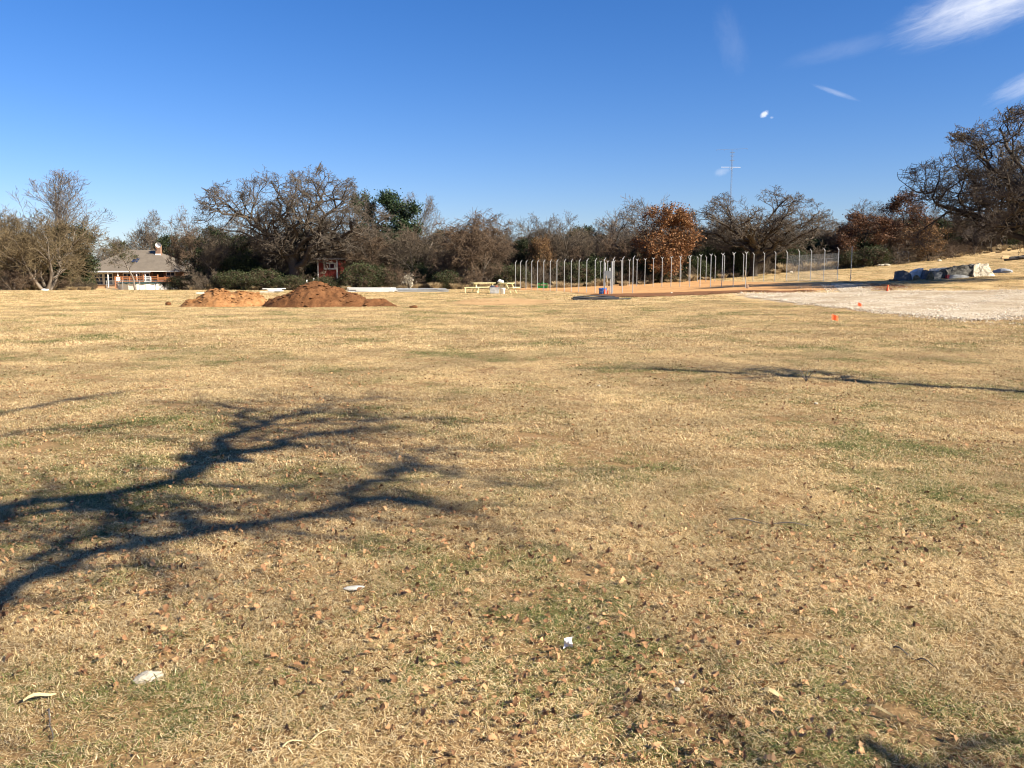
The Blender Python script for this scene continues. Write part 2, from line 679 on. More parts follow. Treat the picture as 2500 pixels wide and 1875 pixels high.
def sheet(name, poly, mat, lift, step, soft, label, damp=None):
    lo = poly.min(0) - soft
    hi = poly.max(0) + soft
    gx = np.arange(lo[0], hi[0] + step, step)
    gy = np.arange(lo[1], hi[1] + step, step)
    X, Y = np.meshgrid(gx, gy)
    x, y = X.ravel(), Y.ravel()
    sd = pdist(poly, x, y) * np.where(pip(poly, x, y), 1, -1)
    z = terrain(x, y) - 0.03 + (lift + 0.03) * sstep(-soft, 0.6 * soft, sd) + 0.02 * np.sin(x * 2.3) * np.sin(y * 1.9) * np.clip(sd / 2, 0, 1)
    n_ = len(gx)
    i_, j_ = np.meshgrid(np.arange(len(gx) - 1), np.arange(len(gy) - 1))
    q_ = (j_ * n_ + i_).ravel()
    F = np.stack([q_, q_ + 1, q_ + n_ + 1, q_ + n_], 1)
    keep = (sd[F] > -soft).any(1)
    F = F[keep]
    used, inv = np.unique(F, return_inverse=True)
    edge = np.clip(0.5 + sd / (2 * soft), 0, 1)
    at_ = {'edge': edge[used]}
    if damp is not None:
        at_['damp'] = damp(x, y)[used]
    me = np_mesh(name, np.stack([x, y, z], 1)[used], inv.reshape(F.shape), mat, True, at_)
    o = link(name, me)
    tag(o, label, None, None, 'structure')
    return o


DIRT = poly_world([(1245, 703), (1300, 701), (1343, 699), (1395, 694), (1504, 686), (1590, 681), (1680, 680), (1814, 688), (1927, 690),
                   (2040, 693), (2062, 706), (1990, 711), (1905, 716), (1840, 712), (1760, 717), (1640, 721), (1504, 726), (1450, 721), (1374, 711), (1254, 708)])
DAMP = poly_world([(1445, 719), (1520, 718), (1640, 715), (1760, 711), (1840, 709), (1905, 711), (1990, 708), (1985, 712), (1905, 716), (1840, 713), (1700, 721), (1580, 725), (1500, 727), (1455, 723)])
GRAVEL = poly_world([(1812, 722), (1830, 718), (1940, 717), (2060, 716), (2048, 706), (2032, 694), (2074, 694), (2100, 704), (2130, 712), (2300, 712), (2640, 710),
                     (2800, 735), (2800, 800), (2620, 782), (2500, 776), (2370, 784), (2269, 774), (2142, 763), (2016, 749), (1905, 736)])
WORN = poly_world([(1085, 740), (1150, 729), (1260, 728), (1360, 734), (1355, 744), (1240, 746), (1130, 747)])
WORN2 = poly_world([(2060, 688), (2150, 692), (2230, 700), (2160, 712), (2100, 704)])
sheet('dirt_pad', DIRT, MATS['orange_soil'], 0.03, 0.5, 1.3, 'bare orange dirt pad inside the fence posts',
      lambda x, y: np.clip((62 - y) / 8.0, 0, 1) * 0.35)
sheet('damp_dirt_strip', DAMP, MATS['damp_soil'], 0.055, 0.4, 0.8, 'dark damp dirt strip along the near edge of the orange pad')
sheet('worn_dirt_patch', WORN, MATS['worn_soil'], 0.02, 0.35, 1.2, 'worn pale dirt patch in the grass before the yellow tables')
sheet('red_dirt_edge', WORN2, MATS['damp_soil'], 0.035, 0.35, 0.9, 'dark red dirt edge between gravel path and stones')
sheet('gravel_path', GRAVEL, MATS['gravel_bed'], 0.05, 0.4, 1.1, 'pale crushed stone drive widening towards the right edge')


# ------------------------------------------------------------------ scatter with geometry nodes
def proto_collection(name, meshes):
    c = bpy.data.collections.new(name)
    for i, me in enumerate(meshes):
        o = bpy.data.objects.new('%s_%02d' % (name, i), me)
        c.objects.link(o)
    return c


def scatter(name, pts, rot, scl, idx, coll):
    me = bpy.data.meshes.new(name)
    n = len(pts)
    me.vertices.add(n)
    me.vertices.foreach_set('co', np.ascontiguousarray(pts, dtype=np.float32).ravel())
    a = me.attributes.new('rot', 'FLOAT_VECTOR', 'POINT')
    a.data.foreach_set('vector', np.ascontiguousarray(rot, dtype=np.float32).ravel())
    a = me.attributes.new('scl', 'FLOAT_VECTOR', 'POINT')
    a.data.foreach_set('vector', np.ascontiguousarray(scl, dtype=np.float32).ravel())
    a = me.attributes.new('pick', 'INT', 'POINT')
    a.data.foreach_set('value', np.ascontiguousarray(idx, dtype=np.int32))
    o = link(name, me)
    ng = bpy.data.node_groups.new(name, 'GeometryNodeTree')
    ng.interface.new_socket('Geometry', in_out='INPUT', socket_type='NodeSocketGeometry')
    ng.interface.new_socket('Geometry', in_out='OUTPUT', socket_type='NodeSocketGeometry')
    gi = ng.nodes.new('NodeGroupInput')
    go = ng.nodes.new('NodeGroupOutput')
    iop = ng.nodes.new('GeometryNodeInstanceOnPoints')
    ci = ng.nodes.new('GeometryNodeCollectionInfo')
    ci.inputs['Collection'].default_value = coll
    ci.inputs['Separate Children'].default_value = True
    ci.inputs['Reset Children'].default_value = True

    def named(nm, dt):
        k = ng.nodes.new('GeometryNodeInputNamedAttribute')
        k.data_type = dt
        k.inputs['Name'].default_value = nm
        return k.outputs[0]
    e2r = ng.nodes.new('FunctionNodeEulerToRotation')
    ng.links.new(named('rot', 'FLOAT_VECTOR'), e2r.inputs[0])
    ng.links.new(gi.outputs[0], iop.inputs['Points'])
    ng.links.new(ci.outputs[0], iop.inputs['Instance'])
    iop.inputs['Pick Instance'].default_value = True
    ng.links.new(named('pick', 'INT'), iop.inputs['Instance Index'])
    ng.links.new(e2r.outputs[0], iop.inputs['Rotation'])
    ng.links.new(named('scl', 'FLOAT_VECTOR'), iop.inputs['Scale'])
    ng.links.new(iop.outputs[0], go.inputs[0])
    md = o.modifiers.new('scatter', 'NODES')
    md.node_group = ng
    return o


# ------------------------------------------------------------------ trees
def nrm(a):
    return a / (np.linalg.norm(a, axis=-1, keepdims=True) + 1e-9)


def perp(t):
    ref = np.where(np.abs(t[..., 2:3]) < 0.9, np.array([0, 0, 1.0]), np.array([1.0, 0, 0]))
    a = nrm(np.cross(t, ref))
    return a, np.cross(t, a)


class Env:
    def __init__(self, c, r, jit=0.12):
        self.c = np.array(c, float)
        self.r = np.array(r, float)
        self.j = jit

    def pull(self, p, g):
        q_ = (p - self.c) / self.r
        n = np.linalg.norm(q_, axis=-1, keepdims=True)
        lim = 1.0 + self.j * g.normal(size=n.shape[:1] + (1,) * (n.ndim - 1))
        k = np.where(n > lim, (lim + 0.28 * (n - lim)) / (n + 1e-9), 1.0)
        return self.c + q_ * k * self.r


def grow_level(g, PP, RR, n, t, ang, ln, K, wig, up, rr, tip, env=None, rel=True, bias=None):
    """children of the branches PP (N,K,3) with radii RR (N,K)"""
    N, KP, _ = PP.shape
    tt = t[0] + (t[1] - t[0]) * (np.arange(n)[None] + g.random((N, n))) / n
    f = tt * (KP - 1)
    i0 = np.clip(f.astype(int), 0, KP - 2)
    fr = (f - i0)[..., None]
    rows = np.arange(N)[:, None]
    p0 = PP[rows, i0] * (1 - fr) + PP[rows, i0 + 1] * fr
    tan = nrm(PP[rows, i0 + 1] - PP[rows, i0])
    r0 = RR[rows, i0] * (1 - fr[..., 0]) + RR[rows, i0 + 1] * fr[..., 0]
    plen = np.linalg.norm(np.diff(PP, axis=1), axis=2).sum(1)[:, None]
    a, b_ = perp(tan)
    az = g.random((N, 1)) * 6.283 + np.arange(n)[None] * 2.399 + g.normal(size=(N, n)) * 0.4
    an = np.radians(ang[0] + (ang[1] - ang[0]) * g.random((N, n)))
    d = tan * np.cos(an)[..., None] + (a * np.cos(az)[..., None] + b_ * np.sin(az)[..., None]) * np.sin(an)[..., None]
    if bias is not None:
        d = nrm(d + np.array(bias))
    L = (ln[0] + (ln[1] - ln[0]) * g.random((N, n)))
    if rel:
        L = L * plen * (1.15 - 0.45 * tt)
    p0 = p0.reshape(-1, 3)
    d = nrm(d.reshape(-1, 3))
    L = L.reshape(-1)
    r0 = r0.reshape(-1) * rr
    M = len(p0)
    out = np.zeros((M, K, 3))
    out[:, 0] = p0
    st = (L / (K - 1))[:, None]
    for k in range(1, K):
        d = d + g.normal(size=(M, 3)) * wig
        d[:, 2] += up
        d = nrm(d)
        out[:, k] = out[:, k - 1] + d * st
    if env is not None:
        out[:, 1:] = env.pull(out[:, 1:], g)
    s = np.linspace(0, 1, K)[None]
    rad = r0[:, None] * (1 - s * (1 - tip))
    return out, rad


def tubes(levels, sides, g, rmin=0.0):
    Vs, Fs, As = [], [], []
    off = 0
    for (P_, R_), S in zip(levels, sides):
        N, K, _ = P_.shape
        t = nrm(np.gradient(P_, axis=1))
        a, b_ = perp(t)
        th = np.arange(S) * 2 * math.pi / S
        rad = np.maximum(R_, rmin)[:, :, None, None]
        ring = P_[:, :, None] + rad * (a[:, :, None] * np.cos(th)[None, None, :, None] + b_[:, :, None] * np.sin(th)[None, None, :, None])
        Vs.append(ring.reshape(-1, 3))
        base = (np.arange(N)[:, None, None] * K + np.arange(K - 1)[None, :, None]) * S
        k = np.arange(S)[None, None]
        k2 = (k + 1) % S
        F = np.stack([base + k, base + k2, base + S + k2, base + S + k], -1).reshape(-1, 4) + off
        Fs.append(F)
        As.append(np.repeat(g.random(N), K * S))
        off += N * K * S
    return np.concatenate(Vs), np.concatenate(Fs), np.concatenate(As)


def leaf_quads(g, pts, size, droop=0.0, flat=0.3):
    N = len(pts)
    n = nrm(g.normal(size=(N, 3)) + np.array([0, 0, flat]))
    a, b_ = perp(n)
    th = g.random(N)[:, None] * 6.283
    u = a * np.cos(th) + b_ * np.sin(th)
    v = np.cross(n, u)
    s = (size[0] + (size[1] - size[0]) * g.random(N))[:, None]
    w = s * 0.55
    c0 = pts
    V = np.stack([c0 - u * s * 0.5, c0 + v * w * 0.5 - n * s * 0.08, c0 + u * s * 0.5, c0 - v * w * 0.5 - n * s * 0.08], 1).reshape(-1, 3)
    F = np.arange(4 * N).reshape(N, 4)
    return V, F, np.repeat(g.random(N), 4)


def along(g, P_, n, t0=0.0):
    N, K, _ = P_.shape
    r = g.integers(0, N, n)
    f = (t0 + (1 - t0) * g.random(n)) * (K - 1)
    i = np.clip(f.astype(int), 0, K - 2)
    fr = (f - i)[:, None]
    return P_[r, i] * (1 - fr) + P_[r, i + 1] * fr


class Tree:
    """prototype: trunk mesh + crown mesh, with the height and width it was grown to"""

    def __init__(self, trunk, crown, H, W):
        self.trunk, self.crown, self.H, self.W = trunk, crown, H, W

    def joined(self, name):
        a, b_ = self.trunk, self.crown
        def arr(me):
            v = np.zeros(len(me.vertices) * 3, np.float32)
            me.vertices.foreach_get('co', v)
            f = np.zeros(len(me.loops), np.int32)
            me.loops.foreach_get('vertex_index', f)
            r = np.zeros(len(me.vertices), np.float32)
            me.attributes['rnd'].data.foreach_get('value', r)
            return v.reshape(-1, 3), f.reshape(-1, 4), r
        v1, f1, r1 = arr(a)
        v2, f2, r2 = arr(b_)
        me = np_mesh(name, np.concatenate([v1, v2]), np.concatenate([f1, f2 + len(v1)]), None, False, {'rnd': np.concatenate([r1, r2])})
        me.materials.append(a.materials[0])
        me.materials.append(b_.materials[0])
        mi = np.concatenate([np.zeros(len(f1), np.int32), np.ones(len(f2), np.int32)])
        me.polygons.foreach_set('material_index', mi)
        return me


def finish(name, g, trunk_levels, trunk_sides, crown_levels, crown_sides, bark, twig, rmin=0.006, leaves=None, leafmat=None):
    v, f, r = tubes(trunk_levels, trunk_sides, g)
    tm = np_mesh(name + '_trunk', v, f, MATS[bark], True, {'rnd': r})
    if leaves is None:
        v2, f2, r2 = tubes(crown_levels, crown_sides, g, rmin)
        cm = np_mesh(name + '_crown', v2, f2, MATS[twig], False, {'rnd': r2})
    else:
        v2, f2, r2 = leaves
        if crown_levels:
            v3, f3, r3 = tubes(crown_levels, crown_sides, g, rmin)
            nl = len(f2)
            cm = np_mesh(name + '_crown', np.concatenate([v2, v3]), np.concatenate([f2, f3 + len(v2)]), MATS[leafmat], False, {'rnd': np.concatenate([r2, r3])})
            cm.materials.append(MATS[twig])
            mi = np.zeros(nl + len(f3), np.int32)
            mi[nl:] = 1
            cm.polygons.foreach_set('material_index', mi)
        else:
            cm = np_mesh(name + '_crown', v2, f2, MATS[leafmat], False, {'rnd': r2})
    allv = np.concatenate([v, v2])
    H = np.percentile(allv[:, 2], 99.7)
    W = np.percentile(allv[:, 0], 99.3) - np.percentile(allv[:, 0], 0.7)
    return Tree(tm, cm, float(H), float(W))


def trunk_poly(g, pts, r0, r1, K=8, wob=0.05):
    pts = np.array(pts, float)
    s = np.linspace(0, 1, len(pts))
    t = np.linspace(0, 1, K)
    P_ = np.stack([np.interp(t, s, pts[:, i]) for i in range(3)], 1)
    P_[1:] += g.normal(size=(K - 1, 3)) * wob
    rad = r0 + (r1 - r0) * t
    rad[0] *= 1.35
    return P_[None], rad[None]


def oak(name, seed, H, W, trunk_h, r0, lean=(0, 0), limbs=9, limb_ang=(38, 88), twig='oak_twigs', bark='oak_bark', dens=(7, 6, 6, 4), rmin=0.011, low=0.0):
    g = np.random.default_rng(seed)
    ec = np.array((lean[0] * 0.5, lean[1] * 0.5, H * 0.50 - low))
    er = np.array((W / 2, W / 2 * 0.9, H * 0.50 + low))
    env = Env(ec, er, 0.06)
    T = trunk_poly(g, [(0, 0, -0.2), (lean[0] * 0.05, 0, trunk_h * 0.5), (lean[0] * 0.15, lean[1] * 0.15, trunk_h)], r0, r0 * 0.8, 7, 0.05)
    tip = T[0][0, -1]
    P1, R1 = [], []
    for i in range(limbs):
        # limbs fan out from the fork to spots spread over the dome
        u = (i + 0.5) / limbs
        el = R(88 - (88 - (90 - limb_ang[1])) * math.sqrt(u) + g.normal() * 4)
        az = i * 2.399 + g.normal() * 0.25
        d = np.array([math.cos(el) * math.cos(az), math.cos(el) * math.sin(az), math.sin(el)])
        goal = ec + d * er * (0.86 + 0.1 * g.random())
        if goal[2] < trunk_h * 0.55:
            goal[2] = trunk_h * (0.55 + 0.3 * g.random())
        st = T[0][0, int(g.integers(3, 7))]
        K = 13
        s = np.linspace(0, 1, K)[:, None]
        mid = st + (goal - st) * 0.5
        mid[2] += (0.10 if el > 0.9 else 0.22) * np.linalg.norm(goal - st) * (0.6 + 0.5 * g.random()) * (1 if goal[2] < H * 0.7 else 0.2)
        path = (1 - s) ** 2 * st + 2 * s * (1 - s) * mid + s ** 2 * goal
        L = np.linalg.norm(goal - st)
        wv = np.cumsum(g.normal(size=(K, 3)) * 0.028 * L, 0)
        wv -= s * wv[-1]
        kink = g.normal(size=(K, 3)) * 0.016 * L
        kink[0] = kink[-1] = 0
        P1.append(path + wv + kink)
        R1.append((r0 * (0.40 + 0.22 * g.random())) * (1 - s[:, 0] * 0.76))
    L1 = (np.array(P1), np.array(R1))
    L2 = grow_level(g, *L1, dens[0] + 2, (0.2, 1.0), (28, 72), (0.24, 0.42), 8, 0.30, 0.05, 0.62, 0.32, env)
    L3 = grow_level(g, *L2, dens[1], (0.2, 1.0), (28, 70), (0.36, 0.6), 6, 0.32, 0.05, 0.66, 0.4, env)
    L4 = grow_level(g, *L3, dens[2], (0.2, 1.0), (25, 70), (0.42, 0.7), 4, 0.30, 0.04, 0.68, 0.5, env)
    L5 = grow_level(g, *L4, dens[3], (0.15, 1.0), (20, 65), (0.45, 0.8), 3, 0.28, 0.03, 0.8, 0.6, env)
    return finish(name, g, [T, L1, L2], [10, 8, 5], [L3, L4, L5], [4, 3, 3], bark, twig, rmin)


def thicket_tree(name, seed, H, W, stems=5, twig='grey_twigs', bark='grey_bark', up=0.06, dens=(6, 6, 6, 5), rmin=0.011, spread=(8, 35), droop=0.0, r0=0.09, cz=0.56):
    g = np.random.default_rng(seed)
    env = Env((0, 0, H * cz), (W / 2, W / 2, H * (1 - cz)), 0.10)
    P0, R0 = [], []
    for s in range(stems):
        a = 6.283 * s / stems + g.normal() * 0.4
        an = R(spread[0] + (spread[1] - spread[0]) * g.random())
        L = H * (0.5 + 0.25 * g.random())
        d = np.array([math.sin(an) * math.cos(a), math.sin(an) * math.sin(a), math.cos(an)])
        p = np.array([math.cos(a) * 0.12, math.sin(a) * 0.12, -0.15])
        pts = [p]
        for k in range(7):
            d = d + g.normal(size=3) * 0.12
            d /= np.linalg.norm(d)
            pts.append(pts[-1] + d * L / 7)
        P0.append(pts)
        R0.append(np.linspace(r0, r0 * 0.3, 8))
    L0 = (np.array(P0), np.array(R0))
    L1 = grow_level(g, *L0, dens[0], (0.25, 1.0), (22, 60), (0.4, 0.65), 7, 0.17, up, 0.6, 0.3, env)
    L2 = grow_level(g, *L1, dens[1], (0.15, 1.0), (22, 60), (0.42, 0.7), 5, 0.22, up, 0.6, 0.35, env)
    L3 = grow_level(g, *L2, dens[2], (0.1, 1.0), (20, 60), (0.5, 0.8), 4, 0.24, up * 0.6 - droop, 0.7, 0.5, env)
    L4 = grow_level(g, *L3, dens[3], (0.1, 1.0), (18, 60), (0.5, 0.9), 3, 0.22, up * 0.4 - droop, 0.8, 0.6, env)
    return finish(name, g, [L0, L1], [6, 4], [L2, L3, L4], [3, 3, 3], bark, twig, rmin)


def fan_tree(name, seed, H, W, twig='pale_twigs', bark='grey_bark', rmin=0.012):
    g = np.random.default_rng(seed)
    env = Env((0, 0, H * 0.62), (W / 2 * 1.1, W / 2 * 1.1, H * 0.45), 0.1)
    T = trunk_poly(g, [(0, 0, -0.2), (0.1, 0, H * 0.4), (0, 0, H * 0.92)], 0.22, 0.03, 10, 0.06)
    L1 = grow_level(g, *T, 16, (0.2, 0.85), (18, 36), (0.36, 0.55), 9, 0.06, 0.035, 0.55, 0.15, env)
    L2 = grow_level(g, *L1, 8, (0.2, 1.0), (18, 40), (0.32, 0.5), 5, 0.10, 0.06, 0.55, 0.3, env)
    L3 = grow_level(g, *L2, 6, (0.15, 1.0), (18, 45), (0.4, 0.6), 4, 0.12, 0.05, 0.65, 0.4, env)
    L4 = grow_level(g, *L3, 3, (0.15, 1.0), (18, 45), (0.5, 0.8), 3, 0.12, 0.05, 0.8, 0.6, env)
    return finish(name, g, [T, L1], [7, 5], [L2, L3, L4], [3, 3, 3], bark, twig, rmin)


def leafy(name, seed, H, W, nleaf, size, leafmat, twig='brown_twigs', bark='oak_bark', stems=1, cz=0.5, clump=True, dens=(7, 7, 6), spread=(0, 10), top=1.0):
    g = np.random.default_rng(seed)
    env = Env((0, 0, H * cz), (W / 2, W / 2, H * (1 - cz)), 0.09)
    P0, R0 = [], []
    for s in range(stems):
        a = 6.283 * s / stems + g.normal() * 0.4
        an = R(spread[0] + (spread[1] - spread[0]) * g.random())
        d = np.array([math.sin(an) * math.cos(a), math.sin(an) * math.sin(a), math.cos(an)])
        p = np.array([0.1 * (stems > 1) * math.cos(a), 0.1 * (stems > 1) * math.sin(a), -0.15])
        pts = [p]
        for k in range(9):
            d = d + g.normal(size=3) * 0.06
            d /= np.linalg.norm(d)
            pts.append(pts[-1] + d * H * 0.85 / 9)
        P0.append(pts)
        R0.append(np.linspace(0.16 if stems == 1 else 0.08, 0.02, 10))
    L0 = (np.array(P0), np.array(R0))
    L1 = grow_level(g, *L0, dens[0] + 5, (0.1, 1.0), (35, 85), (W * 0.34, W * 0.56), 7, 0.15, 0.05, 0.5, 0.3, env, rel=False)
    L2 = grow_level(g, *L1, dens[1], (0.2, 1.0), (25, 65), (0.35, 0.6), 5, 0.2, 0.03, 0.6, 0.4, env)
    L3 = grow_level(g, *L2, dens[2], (0.2, 1.0), (25, 65), (0.4, 0.7), 4, 0.22, 0.02, 0.7, 0.5, env)
    pts = along(g, L3[0], nleaf, 0.15)
    pts = pts + g.normal(size=pts.shape) * size[1] * 0.9
    if clump:
        # gaps: whole clumps of foliage missing
        cell = np.floor(pts / 0.5).astype(int)
        h = (np.sin(cell[:, 0] * 12.9 + cell[:, 1] * 78.2 + cell[:, 2] * 37.7 + seed) * 43758.5) % 1.0
        pts = pts[h > 0.12]
    lv = leaf_quads(g, pts, size)
    return finish(name, g, [L0, L1], [7, 4], [L2, L3], [3, 3], bark, twig, 0.008, lv, leafmat)


def place(tree, name, px, Y, top_py=None, width_px=None, rz=None, label=None, cat='tree', group=None, h=None, w=None, tilt=0.0):
    """a tree thing standing on the ground: Empty > trunk, crown"""
    base = onground(px, Y)
    if h is None:
        h = at(px, top_py, Y).z - base.z
    if w is None:
        w = width_px * Y / FOC
    root = empty(name, base, random.uniform(0, 6.28) if rz is None else rz)
    root.scale = (w / tree.W, w / tree.W, h / tree.H)
    if tilt:
        root.rotation_euler[1] = tilt
    link('trunk', tree.trunk, root)
    link('crown', tree.crown, root)
    tag(root, label, cat, group)
    return root


# hero oaks
t_oak_left = oak('oak_a', 23, 11.8, 17.5, 3.4, 0.5, (0.4, 0), 12, (35, 88), low=0.8, dens=(8, 6, 5, 4), rmin=0.013)
t_oak_mid = oak('oak_b', 22, 11.8, 17.5, 3.4, 0.5, (0.4, 0), 12, (35, 88), low=0.8, dens=(7, 6, 5, 3), rmin=0.015)
t_oak_right = oak('oak_c', 22, 11.8, 17.5, 3.4, 0.5, (0.4, 0), 12, (35, 88), low=0.8, dens=(10, 7, 6, 4), rmin=0.012)
# bare trees
t_round = thicket_tree('round_tan', 3, 7.8, 11, 7, 'tan_twigs', 'grey_bark', 0.04, (7, 6, 6, 5), spread=(20, 58), r0=0.13, cz=0.42)
t_dense = [thicket_tree('dense_%d' % k, 60 + k, 8, 7, 5, tw, 'grey_bark', 0.06, (6, 6, 5, 5), spread=(8, 35), cz=0.5) for k, tw in enumerate(('grey_twigs', 'brown_twigs', 'grey_twigs'))]
t_open = [thicket_tree('open_%d' % k, 80 + k, 9, 6.5, 3, tw, 'oak_bark', 0.07, (6, 5, 5, 4), spread=(4, 28), r0=0.13, cz=0.6) for k, tw in enumerate(('pale_twigs', 'grey_twigs'))]
t_fan = fan_tree('fan', 91, 14, 8.5)
t_vine = thicket_tree('vine', 95, 7.2, 7.5, 7, 'brown_twigs', 'grey_bark', 0.02, (6, 6, 6, 6), droop=0.22, spread=(10, 45), cz=0.48, rmin=0.012)
t_brush = [thicket_tree('brush_%d' % k, 100 + k, 2.6, 4.2, 9, tw, 'grey_bark', 0.02, (4, 4, 4, 4), spread=(15, 65), r0=0.025, cz=0.4, rmin=0.008) for k, tw in enumerate(('brown_twigs', 'grey_twigs'))]
# leafy trees
t_rust = leafy('rust', 110, 8, 5.4, 15000, (0.12, 0.24), 'rust_leaves', cz=0.42, dens=(12, 8, 6))
t_dark_rust = leafy('dark_rust', 112, 8, 6, 13000, (0.12, 0.24), 'dark_rust_leaves', cz=0.5, dens=(11, 8, 6))
t_gold = leafy('gold', 113, 5.5, 6.4, 8500, (0.12, 0.22), 'gold_leaves', cz=0.48, dens=(10, 8, 6))
t_cedar = [leafy('cedar_%d' % k, 120 + k, 7, 5.5, 17000, (0.11, 0.22), 'evergreen_leaves', cz=0.45, dens=(11, 8, 6)) for k in range(2)]
t_pine = leafy('pine', 130, 10, 5, 20000, (0.15, 0.27), 'pine_leaves', cz=0.7, dens=(14, 8, 6))
t_privet = [leafy('privet_%d' % k, 140 + k, 2.6, 3.6, 6000, (0.10, 0.19), 'privet_leaves', stems=5, cz=0.42, spread=(5, 45)) for k in range(2)]

ALLTREES = []
pl = place
pl(t_oak_left, 'oak_tree', 718, 86, 408, 415, 0.0, 'largest spreading leafless oak behind the two dirt mounds', 'oak')
pl(t_oak_mid, 'oak_tree', 1838, 92, 466, 335, 0.0, 'leafless spreading oak standing behind the right fence posts', 'oak')
pl(t_oak_right, 'oak_tree', 2552, 52, 262, 570, 2.4, 'huge leafless oak leaning in at the right picture edge', 'oak')
pl(t_round, 'bare_tree', 112, 90, 522, 262, 0.3, 'broad rounded leafless tan tree with short trunk at far left', 'tree')
pl(t_fan, 'bare_tree', 150, 124, 412, 185, 0.0, 'tall upright fan-shaped bare tree rising behind the rounded tan tree', 'tree')
pl(t_cedar[0], 'evergreen_tree', 172, 101, 552, 120, 0.5, 'dark evergreen bulging out right of the rounded tan tree', 'tree')
pl(t_cedar[1], 'evergreen_tree', 22, 103, 560, 120, 1.5, 'dark evergreen at the left picture edge behind the rounded tan tree', 'tree')
pl(t_dense[0], 'bare_tree', 345, 140, 518, 125, 0.9, 'grey leafless tree standing behind the house roof ridge', 'tree')
pl(t_open[0], 'bare_tree', 452, 134, 512, 110, 2.2, 'pale thin-branched bare tree just right of the house', 'tree')
pl(t_cedar[1], 'evergreen_tree', 508, 97, 552, 110, 0.2, 'dark evergreen between the house and the largest oak', 'tree')
pl(t_dense[1], 'bare_tree', 478, 108, 535, 110, 1.0, 'brown twiggy tree between the house and the dark evergreen', 'tree')
pl(t_dense[0], 'bare_tree', 545, 91, 560, 120, 4.0, 'bare grey brown tree under the left limbs of the largest oak', 'tree')
pl(t_cedar[0], 'evergreen_tree', 590, 95, 575, 120, 2.9, 'dark cedar showing through the left side of the largest oak', 'tree')
pl(t_pine, 'pine_tree', 893, 116, 472, 66, 0.4, 'narrow dark green pine top, left of the two pines', 'pine')
pl(t_pine, 'pine_tree', 957, 116, 470, 112, 1.9, 'wide rounded dark green pine, right of the two pines', 'pine')
pl(t_fan, 'bare_tree', 1022, 121, 470, 105, 1.0, 'thin upright bare tree sticking up right of the pines', 'tree')
pl(t_dense[1], 'bare_tree', 905, 90, 545, 200, 0.8, 'brown twiggy tree tangle below the two pines', 'tree')
pl(t_dense[2], 'bare_tree', 1010, 88, 548, 170, 2.0, 'grey brown twiggy tree left of the vine-choked tree', 'tree')
pl(t_vine, 'vine_covered_tree', 1148, 83, 520, 190, 0.5, 'vine-choked drooping brown tree behind the yellow tables', 'tree')
pl(t_open[1], 'bare_tree', 1245, 93, 520, 135, 0.1, 'leafless grey tree right of the vine-choked tree', 'tree')
pl(t_gold, 'leafy_tree', 1318, 86, 578, 64, 0.0, 'small sapling with orange brown leaves above the green implement', 'tree')
pl(t_dense[0], 'bare_tree', 1330, 95, 545, 130, 3.0, 'low grey bare tree behind the small orange-leaved sapling', 'tree')
pl(t_open[1], 'bare_tree', 1385, 92, 520, 120, 2.4, 'bare grey tree left of the pair of tall bare trees', 'tree')
pl(t_open[0], 'bare_tree', 1452, 97, 486, 150, 3.3, 'tall bare tree, left one of the pair left of the russet oak', 'tree')
pl(t_open[1], 'bare_tree', 1542, 98, 488, 140, 5.0, 'tall bare tree, right one of the pair left of the russet oak', 'tree')
pl(t_dense[1], 'bare_tree', 1480, 89, 575, 150, 1.0, 'low brown twiggy tree behind the grey electrical box', 'tree')
pl(t_rust, 'leafy_oak_tree', 1612, 86, 500, 130, 0.7, 'tall russet-leaved oak standing in the middle of the tree line', 'oak')
pl(t_open[0], 'bare_tree', 1662, 106, 482, 80, 0.0, 'thin bare tree top behind the right shoulder of the russet oak', 'tree')
pl(t_dense[2], 'bare_tree', 1722, 99, 525, 140, 0.2, 'grey brown bare tree between russet oak and spreading oak', 'tree')
pl(t_dense[1], 'bare_tree', 1800, 108, 545, 150, 4.4, 'brown bare tree directly behind the spreading oak', 'tree')
pl(t_dense[0], 'bare_tree', 1950, 110, 540, 150, 5.2, 'grey brown bare tree behind the right side of the spreading oak', 'tree')
pl(t_dark_rust, 'leafy_oak_tree', 2088, 104, 518, 145, 0.3, 'brown-leaved oak behind the last post of the right fence row', 'oak')
pl(t_open[1], 'bare_tree', 2130, 118, 488, 140, 1.2, 'grey bare tree rising behind the two dark brown-leaved oaks', 'tree')
pl(t_dark_rust, 'leafy_oak_tree', 2212, 106, 470, 130, 2.3, 'tallest dark brown-leaved oak left of the huge right oak', 'oak')
pl(t_gold, 'leafy_oak_tree', 2262, 98, 548, 120, 1.8, 'low golden brown-leaved oak behind the pale stone slab', 'oak')
pl(t_dense[1], 'bare_tree', 2330, 116, 520, 160, 0.6, 'brown bare tree behind the left limbs of the huge right oak', 'tree')
pl(t_dense[2], 'bare_tree', 2460, 120, 500, 170, 2.6, 'grey bare tree behind the huge right oak at picture edge', 'tree')

